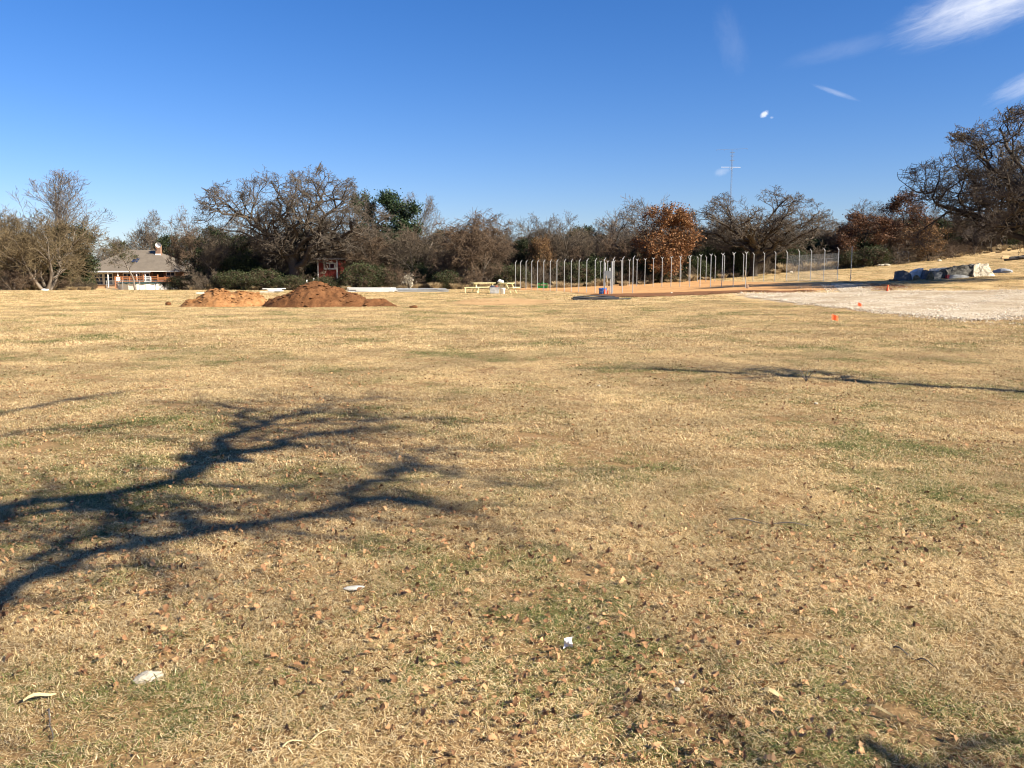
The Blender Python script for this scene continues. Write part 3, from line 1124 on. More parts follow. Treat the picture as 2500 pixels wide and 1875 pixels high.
# shrubs along the field edge
pl(t_brush[0], 'shrub', 35, 87, 648, 130, 0.0, 'reddish brown leafless thicket at the lower left of the tree line', 'shrub')
pl(t_brush[0], 'shrub', 105, 92, 662, 110, 1.0, 'brown leafless thicket around the trunk of the rounded tan tree', 'shrub')
pl(t_brush[1], 'shrub', 185, 96, 676, 80, 2.0, 'grey twiggy thicket before the left end of the house', 'shrub')
pl(t_privet[0], 'shrub', 440, 88, 672, 80, 0.4, 'green leafy shrub at the right end of the white pool', 'shrub')
pl(t_brush[1], 'shrub', 500, 84, 652, 110, 0.4, 'grey leafless thicket right of the pool shrub', 'shrub')
pl(t_privet[1], 'shrub', 568, 83, 660, 100, 1.4, 'dark green shrub left behind the small orange mound', 'shrub')
pl(t_privet[0], 'shrub', 640, 82, 655, 110, 2.4, 'green shrub under the trunk of the largest oak', 'shrub')
pl(t_privet[1], 'shrub', 712, 80, 672, 80, 0.7, 'bright green shrub between the two dirt mounds', 'shrub')
pl(t_privet[0], 'shrub', 800, 79, 674, 90, 4.4, 'low bright green shrub below the red shed', 'shrub')
pl(t_privet[1], 'shrub', 880, 79, 640, 100, 3.4, 'tall green shrub right of the red shed', 'shrub')
pl(t_privet[0], 'shrub', 925, 80, 655, 90, 5.4, 'green shrub behind the white boards', 'shrub')
pl(t_brush[0], 'shrub', 985, 80, 650, 110, 2.0, 'dark brown thicket behind the grey pipe pile', 'shrub')
pl(t_privet[1], 'shrub', 1092, 79, 660, 80, 1.2, 'dark green shrub left of the yellow bench', 'shrub')
pl(t_brush[0], 'shrub', 1160, 80, 645, 120, 5.0, 'brown thicket behind the left yellow table', 'shrub')
pl(t_privet[0], 'shrub', 1252, 81, 645, 85, 0.9, 'green shrub behind the right yellow table', 'shrub')
pl(t_cedar[0], 'evergreen_tree', 1288, 88, 582, 70, 0.9, 'small dark evergreen left of the orange-leaved sapling', 'tree')
pl(t_brush[1], 'shrub', 1335, 83, 650, 110, 3.0, 'grey thicket behind the small green implement', 'shrub')
pl(t_privet[1], 'shrub', 1400, 84, 640, 110, 2.9, 'green shrub left of the blue buckets along the tree line', 'shrub')
pl(t_privet[0], 'shrub', 1460, 86, 655, 100, 1.9, 'dark green shrub behind the electrical box', 'shrub')
pl(t_brush[0], 'shrub', 1545, 87, 650, 110, 0.3, 'brown thicket left of the russet oak foot', 'shrub')
pl(t_privet[1], 'shrub', 1625, 88, 660, 100, 4.1, 'dark green shrub under the russet oak', 'shrub')
pl(t_brush[1], 'shrub', 1710, 94, 635, 120, 4.9, 'grey thicket left of the spreading oak trunk', 'shrub')
pl(t_brush[0], 'shrub', 1905, 108, 620, 110, 0.8, 'brown thicket right of the spreading oak trunk', 'shrub')
pl(t_privet[0], 'shrub', 2073, 97, 612, 50, 3.6, 'round green bush beside the end of the chain link fence', 'shrub')
pl(t_privet[1], 'shrub', 2125, 97, 600, 90, 2.2, 'dark olive shrub below the brown-leaved oaks', 'shrub')
pl(t_brush[1], 'shrub', 2165, 97, 590, 120, 2.2, 'dark grey thicket right of the olive shrub', 'shrub')
pl(t_brush[0], 'shrub', 2260, 99, 588, 130, 0.2, 'brown thicket behind the left stone slabs', 'shrub')
pl(t_brush[0], 'shrub', 2330, 103, 590, 110, 1.2, 'brown thicket behind the rough dark boulder', 'shrub')


def slim_tree(name, seed, H, lean, crownw):
    g = np.random.default_rng(seed)
    T = trunk_poly(g, [(0, 0, -0.1), (lean * 0.15, 0, H * 0.3), (lean * 0.6, 0, H * 0.6), (lean, 0, H * 0.92)], 0.10, 0.03, 9, 0.03)
    env = Env((lean * 1.15, 0, H * 0.74), (crownw / 2, crownw / 2, H * 0.3), 0.1)
    L1 = grow_level(g, *T, 9, (0.45, 1.0), (30, 75), (crownw * 0.3, crownw * 0.55), 6, 0.16, 0.02, 0.5, 0.3, env, rel=False)
    L2 = grow_level(g, *L1, 7, (0.2, 1), (25, 65), (0.4, 0.7), 5, 0.2, 0.0, 0.6, 0.4, env)
    L3 = grow_level(g, *L2, 7, (0.2, 1), (25, 65), (0.4, 0.7), 4, 0.2, 0.0, 0.7, 0.5, env)
    lv = leaf_quads(g, along(g, L3[0], 1500, 0.2) + g.normal(size=(1500, 3)) * 0.05, (0.08, 0.15))
    return finish(name, g, [T, L1], [7, 4], [L2, L3], [3, 3], 'grey_bark', 'tan_twigs', 0.009, lv, 'evergreen_leaves')


t_slim = slim_tree('slim', 151, 5.6, -1.6, 4.2)
pl(t_slim, 'leaning_tree', 331, 84, 588, None, 0.0, 'small leaning tree with bent trunk in front of the house', 'tree', w=t_slim.W)
for (px, Y, top, wd, lb) in ((2372, 104, 520, 60, 'slender dark trunk, leftmost of the four thin trees right of the boulder'),
                             (2388, 108, 515, 70, 'slender dark trunk, second of the four thin trees right of the boulder'),
                             (2413, 105, 505, 70, 'slender dark trunk, third of the four thin trees right of the boulder'),
                             (2448, 107, 500, 80, 'slender dark trunk, rightmost of the four thin trees right of the boulder')):
    pl(t_open[0], 'slender_tree', px, Y, top, wd, None, lb, 'tree', 'thin trees under the huge oak')

# the wood behind: one mass
wood_meshes = [t_dense[0].joined('wood_a'), t_dense[1].joined('wood_b'), t_dense[2].joined('wood_c'), t_open[1].joined('wood_d'), t_cedar[0].joined('wood_e')]
wc = proto_collection('wood_source', wood_meshes)
wp, wr, ws, wi = [], [], [], []
for row, (dy, n) in enumerate(((0, 62), (7, 62), (15, 58), (24, 54))):
    for k in range(n):
        px = -350 + 3200 * (k + random.random()) / n
        if 150 < px < 530 and row < 3:
            continue
        Yb = np.interp(px, [-350, 0, 300, 460, 870, 1250, 1700, 1900, 2060, 2300, 2850], [104, 106, 140, 100, 94, 93, 97, 110, 112, 112, 118])
        Y = Yb + dy + random.uniform(-2.5, 2.5)
        b0 = onground(px, Y)
        top = np.interp(px, [-350, 0, 280, 460, 870, 1080, 1250, 1700, 2000, 2200, 2400, 2850], [560, 575, 575, 560, 556, 565, 560, 550, 556, 520, 520, 480]) + random.uniform(-6, 30)
        h = at(px, top, Y).z - b0.z
        id_ = random.choice((0, 1, 2, 0, 1, 2, 3, 4))
        src = (t_dense[0], t_dense[1], t_dense[2], t_open[1], t_cedar[0])[id_]
        w = random.uniform(5, 8) / src.W
        wp.append(b0)
        wr.append((0, 0, random.uniform(0, 6.28)))
        ws.append((w, w, h / src.H))
        wi.append(id_)
tag(scatter('background_woods', wp, wr, ws, wi, wc), 'dense leafless grey brown woods behind the front trees', None, None, 'stuff')

# undergrowth at the foot of the tree line
uc = proto_collection('undergrowth_source', [t_brush[0].joined('under_a'), t_brush[1].joined('under_b'), t_privet[0].joined('under_c')])
wp, wr, ws, wi = [], [], [], []
for k in range(210):
    px = -300 + 3100 * (k + random.random()) / 210
    if 215 < px < 468 or 755 < px < 848:
        continue
    Yb = np.interp(px, [-300, 0, 225, 460, 870, 1250, 1700, 1900, 2060, 2300, 2800], [96, 96, 102, 92, 85, 84, 90, 104, 103, 107, 115])
    for r_ in range(2):
        Y = Yb + 4.5 * r_ + random.uniform(-1, 3)
        b0 = onground(px + random.uniform(-8, 8), Y)
        s = random.uniform(0.7, 1.25)
        wp.append(b0)
        wr.append((0, 0, random.uniform(0, 6.28)))
        ws.append((s, s, s * random.uniform(0.7, 1.3)))
        wi.append(random.choice((0, 1, 0, 1, 2)))
tag(scatter('undergrowth', wp, wr, ws, wi, uc), 'tangled brown and green undergrowth along the foot of the tree line', None, None, 'stuff')

# ------------------------------------------------------------------ oaks behind and beside the camera (their limbs shade the field)
SH = Vector((SUN_DIR.x / SUN_DIR.z, SUN_DIR.y / SUN_DIR.z, 1.0))


def limb_from_shadow(pxs, h0, h1):
    """limb above the ground whose shadow runs along these spots"""
    out = []
    n = len(pxs)
    for i, p in enumerate(pxs):
        g_ = G(*p)
        h = h0 + (h1 - h0) * (i / max(1, n - 1))
        out.append(g_ + SH * h)
    return out


def smooth_poly(pts, K, g, wob):
    pts = np.array([list(p) for p in pts])
    d = np.r_[0, np.cumsum(np.linalg.norm(np.diff(pts, axis=0), axis=1))]
    t = np.linspace(0, d[-1], K)
    P_ = np.stack([np.interp(t, d, pts[:, i]) for i in range(3)], 1)
    for _ in range(2):
        P_[1:-1] = 0.25 * P_[:-2] + 0.5 * P_[1:-1] + 0.25 * P_[2:]
    P_[1:-1] += g.normal(size=(K - 2, 3)) * wob
    return P_


def near_oak(name, base, fork, limbs, label, seed, trunk_r):
    g = np.random.default_rng(seed)
    base = Vector(base)
    root = empty(name, base)
    tag(root, label, 'oak')
    b0 = np.array(base)
    K = 16
    Ls, Rs = [], []
    for (pts, r0, r1, attach) in limbs:
        P_ = smooth_poly(([Vector(fork)] if attach else []) + list(pts), K, g, 0.05)
        Ls.append(P_ - b0)
        Rs.append(np.linspace(r0, r1, K))
    L1 = (np.array(Ls), np.array(Rs))
    T = (smooth_poly([base - Vector((0, 0, 0.3)), base + (Vector(fork) - base) * 0.5 + Vector((0.1, 0, 0)), Vector(fork)], 8, g, 0.03)[None] - b0, np.linspace(trunk_r * 1.25, trunk_r * 0.7, 8)[None])
    L2 = grow_level(g, *L1, 12, (0.3, 1.0), (25, 65), (0.4, 1.3), 7, 0.3, 0.02, 0.52, 0.4, None, rel=False)
    L3 = grow_level(g, *L2, 6, (0.25, 1.0), (28, 65), (0.4, 0.8), 5, 0.3, 0.02, 0.6, 0.5)
    v, f, r = tubes([T, L1], [12, 8], g)
    link('trunk', np_mesh('near_trunk', v, f, MATS['near_bark'], True, {'rnd': r}), root)
    v, f, r = tubes([L2, L3], [4, 3], g, 0.007)
    link('crown', np_mesh('near_crown', v, f, MATS['near_bark'], False, {'rnd': r}), root)


lf = limb_from_shadow
A = lf([(-260, 1300), (0, 1232), (147, 1217), (282, 1206), (364, 1209), (411, 1182), (447, 1153), (517, 1126)], 3.9, 4.6)
A1 = lf([(500, 1132), (520, 1100), (564, 1059), (646, 1029), (735, 1012), (881, 994)], 4.6, 5.6)
A2 = lf([(517, 1128), (558, 1130), (635, 1094), (705, 1076), (793, 1056), (999, 1047)], 4.6, 5.4)
A3 = lf([(180, 1219), (223, 1233), (282, 1247), (353, 1282)], 4.1, 4.3)
A4 = lf([(-200, 1330), (0, 1275), (118, 1252), (250, 1222)], 3.8, 4.3)
B = lf([(-300, 1750), (-60, 1520), (0, 1455), (47, 1405), (118, 1379), (235, 1347), (353, 1323), (470, 1306), (588, 1294), (658, 1273), (735, 1243), (823, 1238), (881, 1222)], 3.2, 4.3)
B1 = lf([(840, 1236), (875, 1195), (940, 1164), (1058, 1135)], 4.3, 4.8)
B2 = lf([(870, 1224), (917, 1219), (999, 1223), (1087, 1241), (1190, 1272)], 4.3, 4.8)
B3 = lf([(440, 1308), (460, 1270), (435, 1217)], 4.0, 4.2)
A5 = lf([(430, 1165), (470, 1105), (530, 1080), (600, 1075), (690, 1050)], 4.4, 5.0)
A6 = lf([(560, 1062), (610, 1032), (590, 1000), (530, 985), (470, 978)], 4.9, 5.4)
A7 = lf([(640, 1032), (700, 1042), (800, 1022), (930, 1030), (1080, 1020)], 5.0, 5.6)
A8 = lf([(725, 1015), (790, 990), (880, 975), (960, 972)], 5.2, 5.6)
B4 = lf([(930, 1166), (985, 1130), (975, 1095)], 4.6, 4.8)
B5 = lf([(80, 1392), (150, 1330), (230, 1310), (300, 1318)], 3.6, 3.9)
C = lf([(-250, 1080), (0, 1006), (118, 988), (223, 965), (330, 955)], 5.0, 5.6)
C2 = lf([(-200, 1110), (0, 1045), (160, 1052), (300, 1040)], 4.8, 5.2)
F_ = lf([(2600, 2150), (2330, 1905), (2190, 1850), (2095, 1812)], 2.2, 2.6)
near_oak('oak_tree', (1.2, -3.4, tz(1.2, -3.4)), (1.0, -2.6, 2.7),
         [(A, 0.09, 0.06, True), (A1, 0.085, 0.02, False), (A2, 0.085, 0.02, False), (A3, 0.075, 0.03, False), (A4, 0.06, 0.04, True),
          (B, 0.072, 0.045, True), (B1, 0.055, 0.025, False), (B2, 0.06, 0.015, False), (B3, 0.05, 0.03, False),
          (A5, 0.05, 0.02, False), (A6, 0.05, 0.018, False), (A7, 0.05, 0.018, False), (A8, 0.04, 0.015, False), (B4, 0.04, 0.015, False), (B5, 0.045, 0.018, False),
          (C, 0.07, 0.025, True), (C2, 0.05, 0.02, True), (F_, 0.05, 0.03, True)],
         'bare oak behind the camera that casts the forked shadows on the left grass', 71, 0.34)
D = lf([(2900, 985), (2500, 958), (2250, 941), (2000, 927), (1800, 912), (1600, 902), (1480, 900)], 3.0, 4.2)
D2 = lf([(1960, 924), (1850, 905), (1760, 903)], 3.6, 3.9)
D3 = lf([(2120, 934), (1980, 908), (1900, 903), (1830, 901)], 3.4, 3.9)
fork2 = D[0] + Vector((2.0, -0.6, -0.9))
near_oak('oak_tree', (fork2.x + 0.4, fork2.y, tz(fork2.x + 0.4, fork2.y)), fork2,
         [(D, 0.15, 0.05, True), (D2, 0.05, 0.02, False), (D3, 0.06, 0.02, False)],
         'bare oak beyond the right edge that casts the long thin shadow line', 72, 0.28)

# ------------------------------------------------------------------ dirt mounds
mat_m, ntm, bm_ = new_mat('mound_soil')
co = objco(ntm)
n1 = nnoise(ntm, co, 2.2, 7, 0.72)
n2 = nnoise(ntm, co, 11.0, 5, 0.75)
f = nmath(ntm, 'ADD', nmath(ntm, 'MULTIPLY', n1, 0.6), nmath(ntm, 'MULTIPLY', n2, 0.4))
ntm.links.new(ramp(ntm, f, [(0.32, (0.05, 0.022, 0.010)), (0.5, (0.13, 0.058, 0.024)), (0.68, (0.205, 0.10, 0.044))]), bm_.inputs['Base Color'])
bm_.inputs['Roughness'].default_value = 0.95
bm_.inputs['Specular IOR Level'].default_value = 0.1
bump(ntm, bm_, f, 0.9, 0.08)
mat_m2, ntm, bm_ = new_mat('mound_orange_soil')
co = objco(ntm)
n1 = nnoise(ntm, co, 2.0, 7, 0.72)
n2 = nnoise(ntm, co, 10.0, 5, 0.75)
f = nmath(ntm, 'ADD', nmath(ntm, 'MULTIPLY', n1, 0.6), nmath(ntm, 'MULTIPLY', n2, 0.4))
ntm.links.new(ramp(ntm, f, [(0.35, (0.07, 0.032, 0.014)), (0.47, (0.235, 0.112, 0.043)), (0.66, (0.39, 0.215, 0.095))]), bm_.inputs['Base Color'])
bm_.inputs['Roughness'].default_value = 0.95
bm_.inputs['Specular IOR Level'].default_value = 0.1
bump(ntm, bm_, f, 0.9, 0.08)


def clods(g, n, cx, cy, sx, sy, hfun, size, mat, parent):
    m_ = MB()
    for _ in range(n):
        x = cx + g.normal() * sx
        y = cy + g.normal() * sy
        h = hfun(x, y)
        s = size[0] + (size[1] - size[0]) * g.random() ** 2.5
        vs = []
        for a, e in ((0, 0), (1.05, 0.1), (2.1, -0.1), (3.14, 0), (4.2, 0.1), (5.2, -0.1)):
            rr = s * (0.7 + 0.6 * g.random())
            vs.append((x + rr * math.cos(a), y + rr * math.sin(a), h + s * (0.1 + e)))
        vs.append((x + s * 0.2 * g.normal(), y + s * 0.2 * g.normal(), h + s * (0.35 + 0.3 * g.random())))
        vs.append((x, y, h - s * 0.5))
        m_.add(vs, [(i, (i + 1) % 6, 6) for i in range(6)] + [((i + 1) % 6, i, 7) for i in range(6)])
    o = m_.build('clods', mat, parent)
    o['kind'] = 'stuff'
    return o


def mound(name, lumps, x0, x1, y0, y1, mat, label, seed, nclod):
    cx, cy = (x0 + x1) / 2, (y0 + y1) / 2
    root = empty(name, (cx, cy, tz(cx, cy)))
    g = np.random.default_rng(seed)

    def hf(x, y):
        X, Y = x + cx, y + cy
        h = 0.0
        for (lx, ly, rx, ry, hh, pw) in lumps:
            d = math.hypot((X - lx) / rx, (Y - ly) / ry)
            h = max(h, hh * max(0.0, 1 - d ** pw))
        nz = mnoise.fractal(Vector((X * 0.9, Y * 0.9, seed)), 0.9, 2.1, 6)
        nz2 = mnoise.fractal(Vector((X * 3.5, Y * 3.5, seed + 5)), 0.8, 2.1, 4)
        k = min(1.0, h / 0.25)
        return h + k * (nz * 0.19 + nz2 * 0.075) - 0.05 * (1 - k)
    st = 0.06
    nx_, ny_ = int((x1 - x0) / st), int((y1 - y0) / st)
    vs = np.zeros((ny_ * nx_, 3))
    for j in range(ny_):
        for i in range(nx_):
            x, y = (i / (nx_ - 1) - 0.5) * (x1 - x0), (j / (ny_ - 1) - 0.5) * (y1 - y0)
            vs[j * nx_ + i] = (x, y, hf(x, y) + tz(x + cx, y + cy) - tz(cx, cy))
    i_, j_ = np.meshgrid(np.arange(nx_ - 1), np.arange(ny_ - 1))
    q_ = (j_ * nx_ + i_).ravel()
    F = np.stack([q_, q_ + 1, q_ + nx_ + 1, q_ + nx_], 1)
    keep = vs[F][:, :, 2].max(1) > -0.06
    link('heap', np_mesh('heap', vs, F[keep], mat, False), root)
    clods(g, nclod, 0, 0, (x1 - x0) * 0.30, (y1 - y0) * 0.25, hf, (0.02, 0.13), mat, root)
    tag(root, label, 'dirt mound')


def wx(px, Y):
    return onground(px, Y).x


mound('dirt_mound', [(wx(540, 38.6), 38.6, 1.75, 1.6, 0.78, 1.5), (wx(590, 38.6), 38.7, 1.3, 1.4, 0.70, 1.6), (wx(490, 38.3), 38.3, 1.0, 1.0, 0.42, 1.5)],
      wx(435, 38), wx(665, 38), 36.6, 40.8, mat_m2, 'smaller crumbly orange dirt mound on the left', 3, 420)
mound('dirt_mound', [(wx(772, 38.4), 38.6, 2.3, 2.0, 1.18, 1.3), (wx(735, 38.4), 38.5, 1.9, 1.7, 0.84, 1.45), (wx(835, 38.3), 38.3, 2.1, 1.4, 0.62, 1.3), (wx(905, 38), 38.0, 1.3, 0.9, 0.36, 1.3), (wx(950, 37.6), 37.6, 1.1, 0.5, 0.12, 1.2)],
      wx(640, 38), wx(1015, 38), 36.4, 40.9, mat_m, 'larger reddish brown dirt mound with a long right tail', 8, 620)


def lump(name, loc, size, mat, label=None, cat=None, group=None, seed=0, rz=0.0, rough=0.25, sub=3, flat=True, flatten=1.0):
    """irregular stone or clod"""
    import bmesh
    bm = bmesh.new()
    bmesh.ops.create_icosphere(bm, subdivisions=sub, radius=0.5)
    for v in bm.verts:
        n = mnoise.fractal(v.co * 2.2 + Vector((seed, seed * 1.7, 0)), 0.9, 2.0, 4)
        v.co *= 1 + rough * n
        v.co.z = max(v.co.z, -0.28)
    me = bpy.data.meshes.new(name)
    bm.to_mesh(me)
    bm.free()
    me.materials.append(mat)
    o = link(name, me, None, loc)
    o.scale = size
    o.rotation_euler = (0, 0, rz)
    if label:
        tag(o, label, cat, group)
    return o


p = G(411, 746)
lump('dirt_clod', p + Vector((0, 0, 0.06)), (0.26, 0.24, 0.24), mat_m, 'round reddish dirt clod lying left of the orange mound', 'dirt clod', None, 2)
p = G(1010, 752)
lump('dirt_clod', p + Vector((0, 0, 0.03)), (0.35, 0.25, 0.18), mat_m, 'small brown dirt clod at the right tip of the large mound', 'dirt clod', None, 6)

# ------------------------------------------------------------------ fence posts
steel = mat_plain('galvanised_steel', (0.36, 0.37, 0.37), 0.5, 0.12, 9.0, 0.25)
POST_H = 2.33


def post_meshes():
    m1 = MB().tube([(0, 0, -0.3), (0, 0, POST_H)], 0.026, 8)
    post = m1.mesh('post_pipe', steel)
    cap = MB().tube([(0, 0, POST_H + 0.002), (0, 0, POST_H + 0.07)], [0.036, 0.022], 8).mesh('post_cap', steel)

    def arm(sx, w=0.14, h=0.19):
        return MB().tube([(sx * 0.015, 0, POST_H + 0.02), (sx * w * 0.5, 0, POST_H + 0.02 + h * 0.45), (sx * w, 0, POST_H + 0.02 + h)], [0.024, 0.020, 0.015], 5).mesh('post_arm', steel)
    return post, cap, arm(1), arm(-1), arm(1, 0.13, 0.12), arm(-1, 0.13, 0.12)


PM = post_meshes()
ORD = ['first', 'second', 'third', 'fourth', 'fifth', 'sixth', 'seventh', 'eighth', 'ninth', 'tenth', 'eleventh', 'twelfth', 'thirteenth', 'fourteenth', 'fifteenth', 'sixteenth', 'seventeenth', 'eighteenth', 'nineteenth']


def fence_row(pxs, Ya, Yb, arms, what, group, plain_last=False):
    n = len(pxs)
    for i, px in enumerate(pxs):
        # equal steps along a straight line in the ground: interpolate 1/Y with the picture position
        t = (px - pxs[0]) / (pxs[-1] - pxs[0])
        Y = 1.0 / ((1 - t) / Ya + t / Yb)
        b0 = onground(px, Y)
        rows_dir = onground(pxs[-1], Yb) - onground(pxs[0], Ya)
        o = empty('fence_post', b0, math.atan2(rows_dir.y, rows_dir.x) + math.pi / 2)
        o.rotation_euler[0] = random.uniform(-0.008, 0.008)
        o.rotation_euler[1] = random.uniform(-0.008, 0.008)
        last = plain_last and i == n - 1
        link('pole', PM[0], o)
        link('post_cap', PM[1], o)
        if last:
            o.scale[2] = 1.06
            tag(o, 'taller plain steel post without arm ending the right fence row', 'fence post', group)
            continue
        for a in arms:
            link('barb_arm', PM[(2 if a > 0 else 3) + (2 if len(arms) == 2 else 0)], o)
        tag(o, '%s steel post from the left in the %s' % (ORD[i], what), 'fence post', group)


LEFT_ROW = [1258, 1270.5, 1284, 1298, 1312, 1327.5, 1343, 1359.5, 1377.5, 1394.6, 1413, 1432, 1453, 1474, 1496, 1519.5, 1545]
MID_ROW = [1466, 1482.5, 1499, 1517, 1536, 1554.5, 1573.7, 1594.5, 1616, 1638, 1660, 1684, 1709, 1734.5, 1762, 1790, 1820]
RIGHT_ROW = [1641, 1662, 1681.5, 1702.5, 1723, 1745, 1766.5, 1790, 1813.7, 1838, 1864, 1891, 1919, 1948.5, 1978, 2009.7, 2043.7, 2076]
fence_row(LEFT_ROW, 74.5, 57, (1,), 'front row of single-armed posts', 'fence posts of the front row')
fence_row(MID_ROW, 84, 57.5, (1, -1), 'middle row of posts with V arms', 'fence posts of the middle row')
fence_row(RIGHT_ROW, 88, 62, (-1,), 'back row running to the gravel path', 'fence posts of the back row', True)

# two shorter bare posts near the electrical box
for (px, Y, h, lb) in ((1476.5, 58.2, 2.15, 'short capless steel post left of the grey electrical box'), (1493.5, 56.4, 2.2, 'short steel post in front of the grey electrical box')):
    b0 = onground(px, Y)
    o = MB().tube([(0, 0, -0.2), (0, 0, h)], 0.04, 8).build('steel_post', steel, None, b0)
    tag(o, lb, 'fence post')


# chain link fabric on the back row and the old chain link fence by the trees
def chain_mesh(name, A_, B_, z0, z1, step, r, parent=None, mat=steel):
    """diagonal wires between two ground points"""
    A_, B_ = Vector(A_), Vector(B_)
    L = (B_ - A_).xy.length
    hh = z1 - z0
    S, E = [], []
    n = int(L / step)
    for k in range(-int(hh / step), n + 1):
        for sgn in (1, -1):
            a = k * step
            s0, s1 = a, a + hh
            u0, u1 = max(0, s0), min(L, s1)
            if u1 - u0 < 0.02:
                continue
            za, zb = (u0 - s0), (u1 - s0)
            if sgn < 0:
                za, zb = hh - za, hh - zb
            S.append((u0, z0 + za))
            E.append((u1, z0 + zb))
    S, E = np.array(S), np.array(E)

    def w(uv):
        t = uv[:, 0:1] / L
        p_ = np.array(A_)[None] * (1 - t) + np.array(B_)[None] * t
        p_[:, 2] += uv[:, 1]
        return p_
    P_ = np.stack([w(S), w(E)], 1)
    v, f, rr = tubes([(P_, np.full((len(S), 2), r))], [3], np.random.default_rng(1))
    if parent is not None:
        v = v - np.array(parent.location)
    return link(name, np_mesh(name, v, f, mat, False, {'rnd': rr}), parent)


pa, pb = onground(1919, 1.0 / ((1 - 0.639) / 88 + 0.639 / 62)), onground(2043.7, 1.0 / ((1 - 0.926) / 88 + 0.926 / 62))
ce = empty('chain_link_fence', pa)
tag(ce, 'chain link wire hung on the last posts of the right fence row', 'chain link')
chain_mesh('wire_mesh', pa, pb, 0.05, 2.1, 0.06, 0.0022, ce)
mbr = MB().tube([Vector((0, 0, 0.05)), pb - pa + Vector((0, 0, 0.05))], 0.012, 5)
mbr.build('bottom_rail', steel, ce)


def old_fence(name, spots, h, label):
    pts = [onground(px, Y) for px, Y in spots]
    root = empty(name, pts[0])
    tag(root, label, 'fence')
    for p_ in pts:
        MB().tube([(0, 0, -0.1), (0, 0, h)], 0.03, 6).build('post', steel, root, p_ - pts[0])
    for a, b_ in zip(pts[:-1], pts[1:]):
        MB().tube([a - pts[0] + Vector((0, 0, h - 0.02)), b_ - pts[0] + Vector((0, 0, h - 0.02))], 0.024, 6).build('top_rail', steel, root)
        chain_mesh('wire_mesh', a, b_, 0.05, h - 0.04, 0.07, 0.002, root)


old_fence('chain_link_fence', [(1925, 103), (1955, 102.4), (1985, 101.8), (2015, 101.2), (2045, 100.6), (2064, 100.2)], 1.25, 'low old chain link fence in front of the brush behind the posts')
old_fence('chain_link_fence', [(2186, 99), (2214, 98.6)], 1.3, 'short piece of chain link fence left of the stone slabs')
old_fence('wire_fence', [(260, 97), (299, 96.6), (340, 96.2), (380, 95.8), (415, 95.4)], 1.1, 'thin wire yard fence in front of the white pool')

# ------------------------------------------------------------------ electrical box, buckets, cones, shovel
box_grey = mat_plain('box_grey', (0.16, 0.17, 0.175), 0.45, 0.06, 5)
box_white = mat_plain('box_white', (0.82, 0.82, 0.80), 0.4, 0.04, 5)
wood = mat_plain('weathered_wood', (0.36, 0.24, 0.13), 0.8, 0.15, 9)
b0 = onground(1484, 57.6)
eb = empty('electrical_box', b0, -0.12)
MB().box((0, 0, 1.32), (0.46, 0.22, 0.52)).build('cabinet', box_grey, eb)
MB().box((0.0, -0.117, 1.32), (0.40, 0.012, 0.46)).build('door', box_grey, eb)
MB().box((0.265, -0.02, 1.34), (0.06, 0.2, 0.48)).build('sunlit_side', box_white, eb)  # sunlit right face of the cabinet, put in as a white panel
MB().tube([(0.12, 0, 1.582), (0.12, 0, 1.78)], 0.03, 8).build('conduit', box_white, eb)
for sx in (-0.2, 0.16):
    MB().tube([(sx, 0.13, -0.2), (sx, 0.13, 1.6)], 0.028, 8).build('support_post', steel, eb)
MB().box((0, 0.16, 1.5), (0.7, 0.035, 0.04)).build('crossbar', steel, eb)
tag(eb, 'grey electrical box with right side toned white as sunlit on a post rack', 'electrical box')

blue = mat_plain('blue_plastic', (0.02, 0.13, 0.55), 0.35, 0.08, 5)
whitep = mat_plain('white_plastic', (0.82, 0.83, 0.82), 0.4, 0.05, 5)


def bucket(name, loc, mat, label, s=1.0):
    root = empty(name, loc)
    root.scale = (s, s, s)
    MB().lathe([(0.0, 0.0), (0.125, 0.0), (0.152, 0.34), (0.16, 0.345), (0.16, 0.37), (0.146, 0.37), (0.120, 0.015), (0.0, 0.012)], n=22).build('shell', mat, root, smooth=True)
    pts = [(0.157 * math.cos(a), -0.02 - 0.05 * math.sin(a), 0.33 - 0.17 * math.sin(a)) for a in [math.pi * k / 8 for k in range(9)]]
    MB().tube([(p_[0] * 1.04, p_[1] - 0.13 * math.sin(math.pi * i / 8), p_[2]) for i, p_ in enumerate(pts)], 0.004, 5).build('handle', steel, root)
    tag(root, label, 'bucket')


bucket('bucket', onground(1468, 58.0), blue, 'blue plastic bucket, left of the two by the fence post', 1.12)
bucket('bucket', onground(1475.5, 58.5), blue, 'blue plastic bucket, right of the two, touching the orange cone', 1.12)

cone_or = mat_plain('cone_orange', (0.72, 0.10, 0.025), 0.5, 0.06, 8)


def cone(name, loc, label, h=0.42):
    root = empty(name, loc)
    k = h / 0.45
    MB().lathe([(0.115 * k, 0.022), (0.03 * k, h), (0.02 * k, h), (0.0, h - 0.01)], n=16).build('shell', cone_or, root, smooth=True)
    MB().box((0, 0, 0.012), (0.27 * k, 0.27 * k, 0.022)).build('base', cone_or, root)
    tag(root, label, 'traffic cone')


cone('traffic_cone', onground(1477.0, 56.8), 'orange cone standing against the blue bucket', 0.36)
cone('traffic_cone', onground(1484.5, 56.2), 'small orange cone below the grey electrical box', 0.27)
cone('traffic_cone', G(2167, 713), 'orange traffic cone on the far edge of the gravel path', 0.38)


